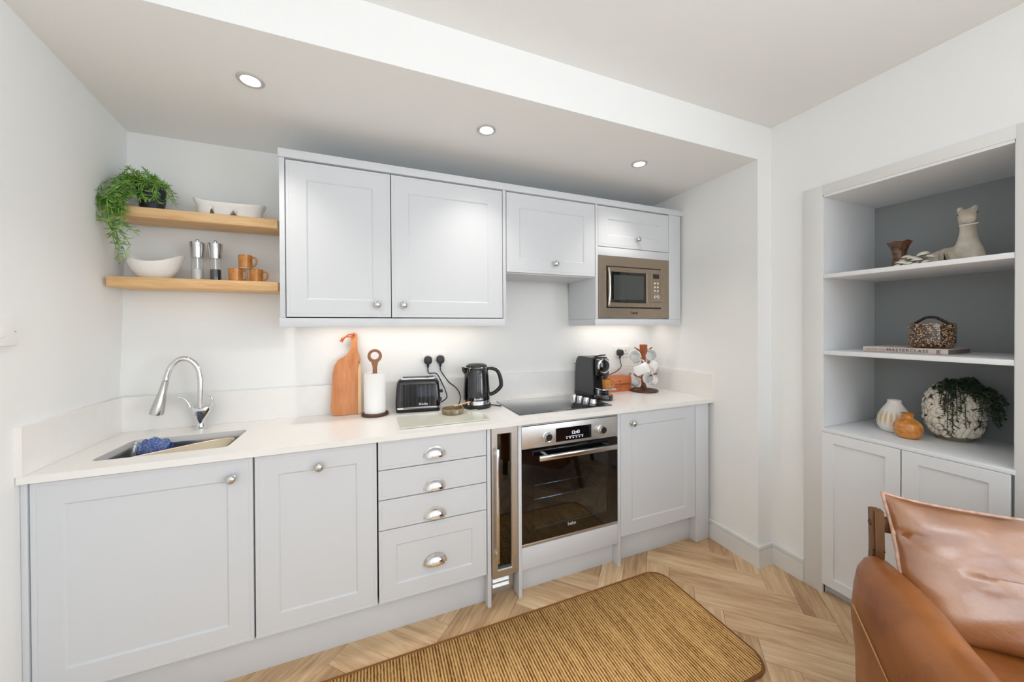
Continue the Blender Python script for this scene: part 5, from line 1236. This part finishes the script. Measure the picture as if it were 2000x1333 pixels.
for du in (0, .007):
    bm = nb(); P = spline([(-.0975, -.105 - du, .470), (-.0985, -.20 - du, .445), (-.0955, -.33 - du, .40), (-.094, -.45 - du, .36), (-.092, -.56, .33)], 6); tube(bm, P, .0016, 6); obj('stitching', bm, STITCH, a1_, 60, off=(0, 0, 0))
# seat cushion
bm = nb(); rings = []
for ins, z in ((.03, .285), (.008, .30), (0, .33), (0, .405), (.012, .435), (.05, .452), (.16, .458)): rings.append([(x, y, z) for x, y in rrect(.062 + ins, .600 - ins, -.62 + ins, -.03 - ins, .05, 5)])
loft(bm, rings, True, True); obj('seat_cushion', bm, LEATHER, ch, 70, off=(0, 0, 0))
# back cushion: a plump pillow leaning on the back rail
bm = nb(); NU, NV = 44, 32; f_ = []; 
def pill(u, v, side):
    x = .326 + .298 * u * (1 - .035 * (1 - v * v)); 
    t_ = (v + 1) / 2; h_ = .432 + .356 * t_ - .012 * (1 - u * u) * (1 if v > 0 else -1)
    h_ += (.012 * abs(u) ** 6 if v > 0 else 0)
    yc = -.115 + .150 * t_
    th = .085 * (max(0, 1 - u ** 4) ** .55) * (max(0, 1 - v ** 4) ** .5)
    fold = .026 * math.exp(-((u + .92) / .13) ** 2 - ((v - .40) / .05) ** 2) + .010 * math.exp(-((u + .30) / .10) ** 2 - ((v - .80) / .16) ** 2) + .010 * math.exp(-((u - .18) / .07 - v * .8) ** 2 - ((v - .45) / .22) ** 2)
    wr = .0030 * math.sin(9 * u + 5 * v + 2 * math.sin(4 * v)) + .0022 * math.sin(15 * v - 7 * u)
    nrm = Vector((0, -.92, .38)) if side > 0 else Vector((0, .92, -.38))
    p = Vector((x, yc, h_)) + nrm * (max(th - (fold if side > 0 else 0) + wr * (th / .085), 0.0) if side > 0 else th * .20)
    return p
grid = {}
for side in (1, -1):
    for i in range(NU + 1):
        for j in range(NV + 1):
            u = math.sin(PI / 2 * (-1 + 2 * i / NU)); v = math.sin(PI / 2 * (-1 + 2 * j / NV)); edge = i in (0, NU) or j in (0, NV)
            if edge and side < 0: grid[(side, i, j)] = grid[(1, i, j)]
            else: grid[(side, i, j)] = bm.verts.new(pill(u, v, side))
    for i in range(NU):
        for j in range(NV):
            try: bm.faces.new((grid[(side, i, j)], grid[(side, i + 1, j)], grid[(side, i + 1, j + 1)], grid[(side, i, j + 1)]))
            except ValueError: pass
LEATHERB.node_tree.nodes['Principled BSDF'].inputs['Coat IOR'].default_value = 1.9; LEATHERB.node_tree.nodes['Principled BSDF'].inputs['Coat Roughness'].default_value = .2
bc = obj('back_cushion', bm, LEATHERB, ch, 80, off=(0, 0, 0))
bm = nb(); P = []
for i in range(NU): P.append(pill(math.sin(PI / 2 * (-1 + 2 * i / NU)), -1, 1))
for j in range(NV): P.append(pill(1, math.sin(PI / 2 * (-1 + 2 * j / NV)), 1))
for i in range(NU, 0, -1): P.append(pill(math.sin(PI / 2 * (-1 + 2 * i / NU)), 1, 1))
for j in range(NV, 0, -1): P.append(pill(-1, math.sin(PI / 2 * (-1 + 2 * j / NV)), 1))
Q = [P[0]]
for p in P[1:]:
    if (p - Q[-1]).length > .004: Q.append(p)
tube(bm, Q, .0062, 8, closed=True); obj('piping', bm, PIPING, bc, 80, off=(0, 0, 0))
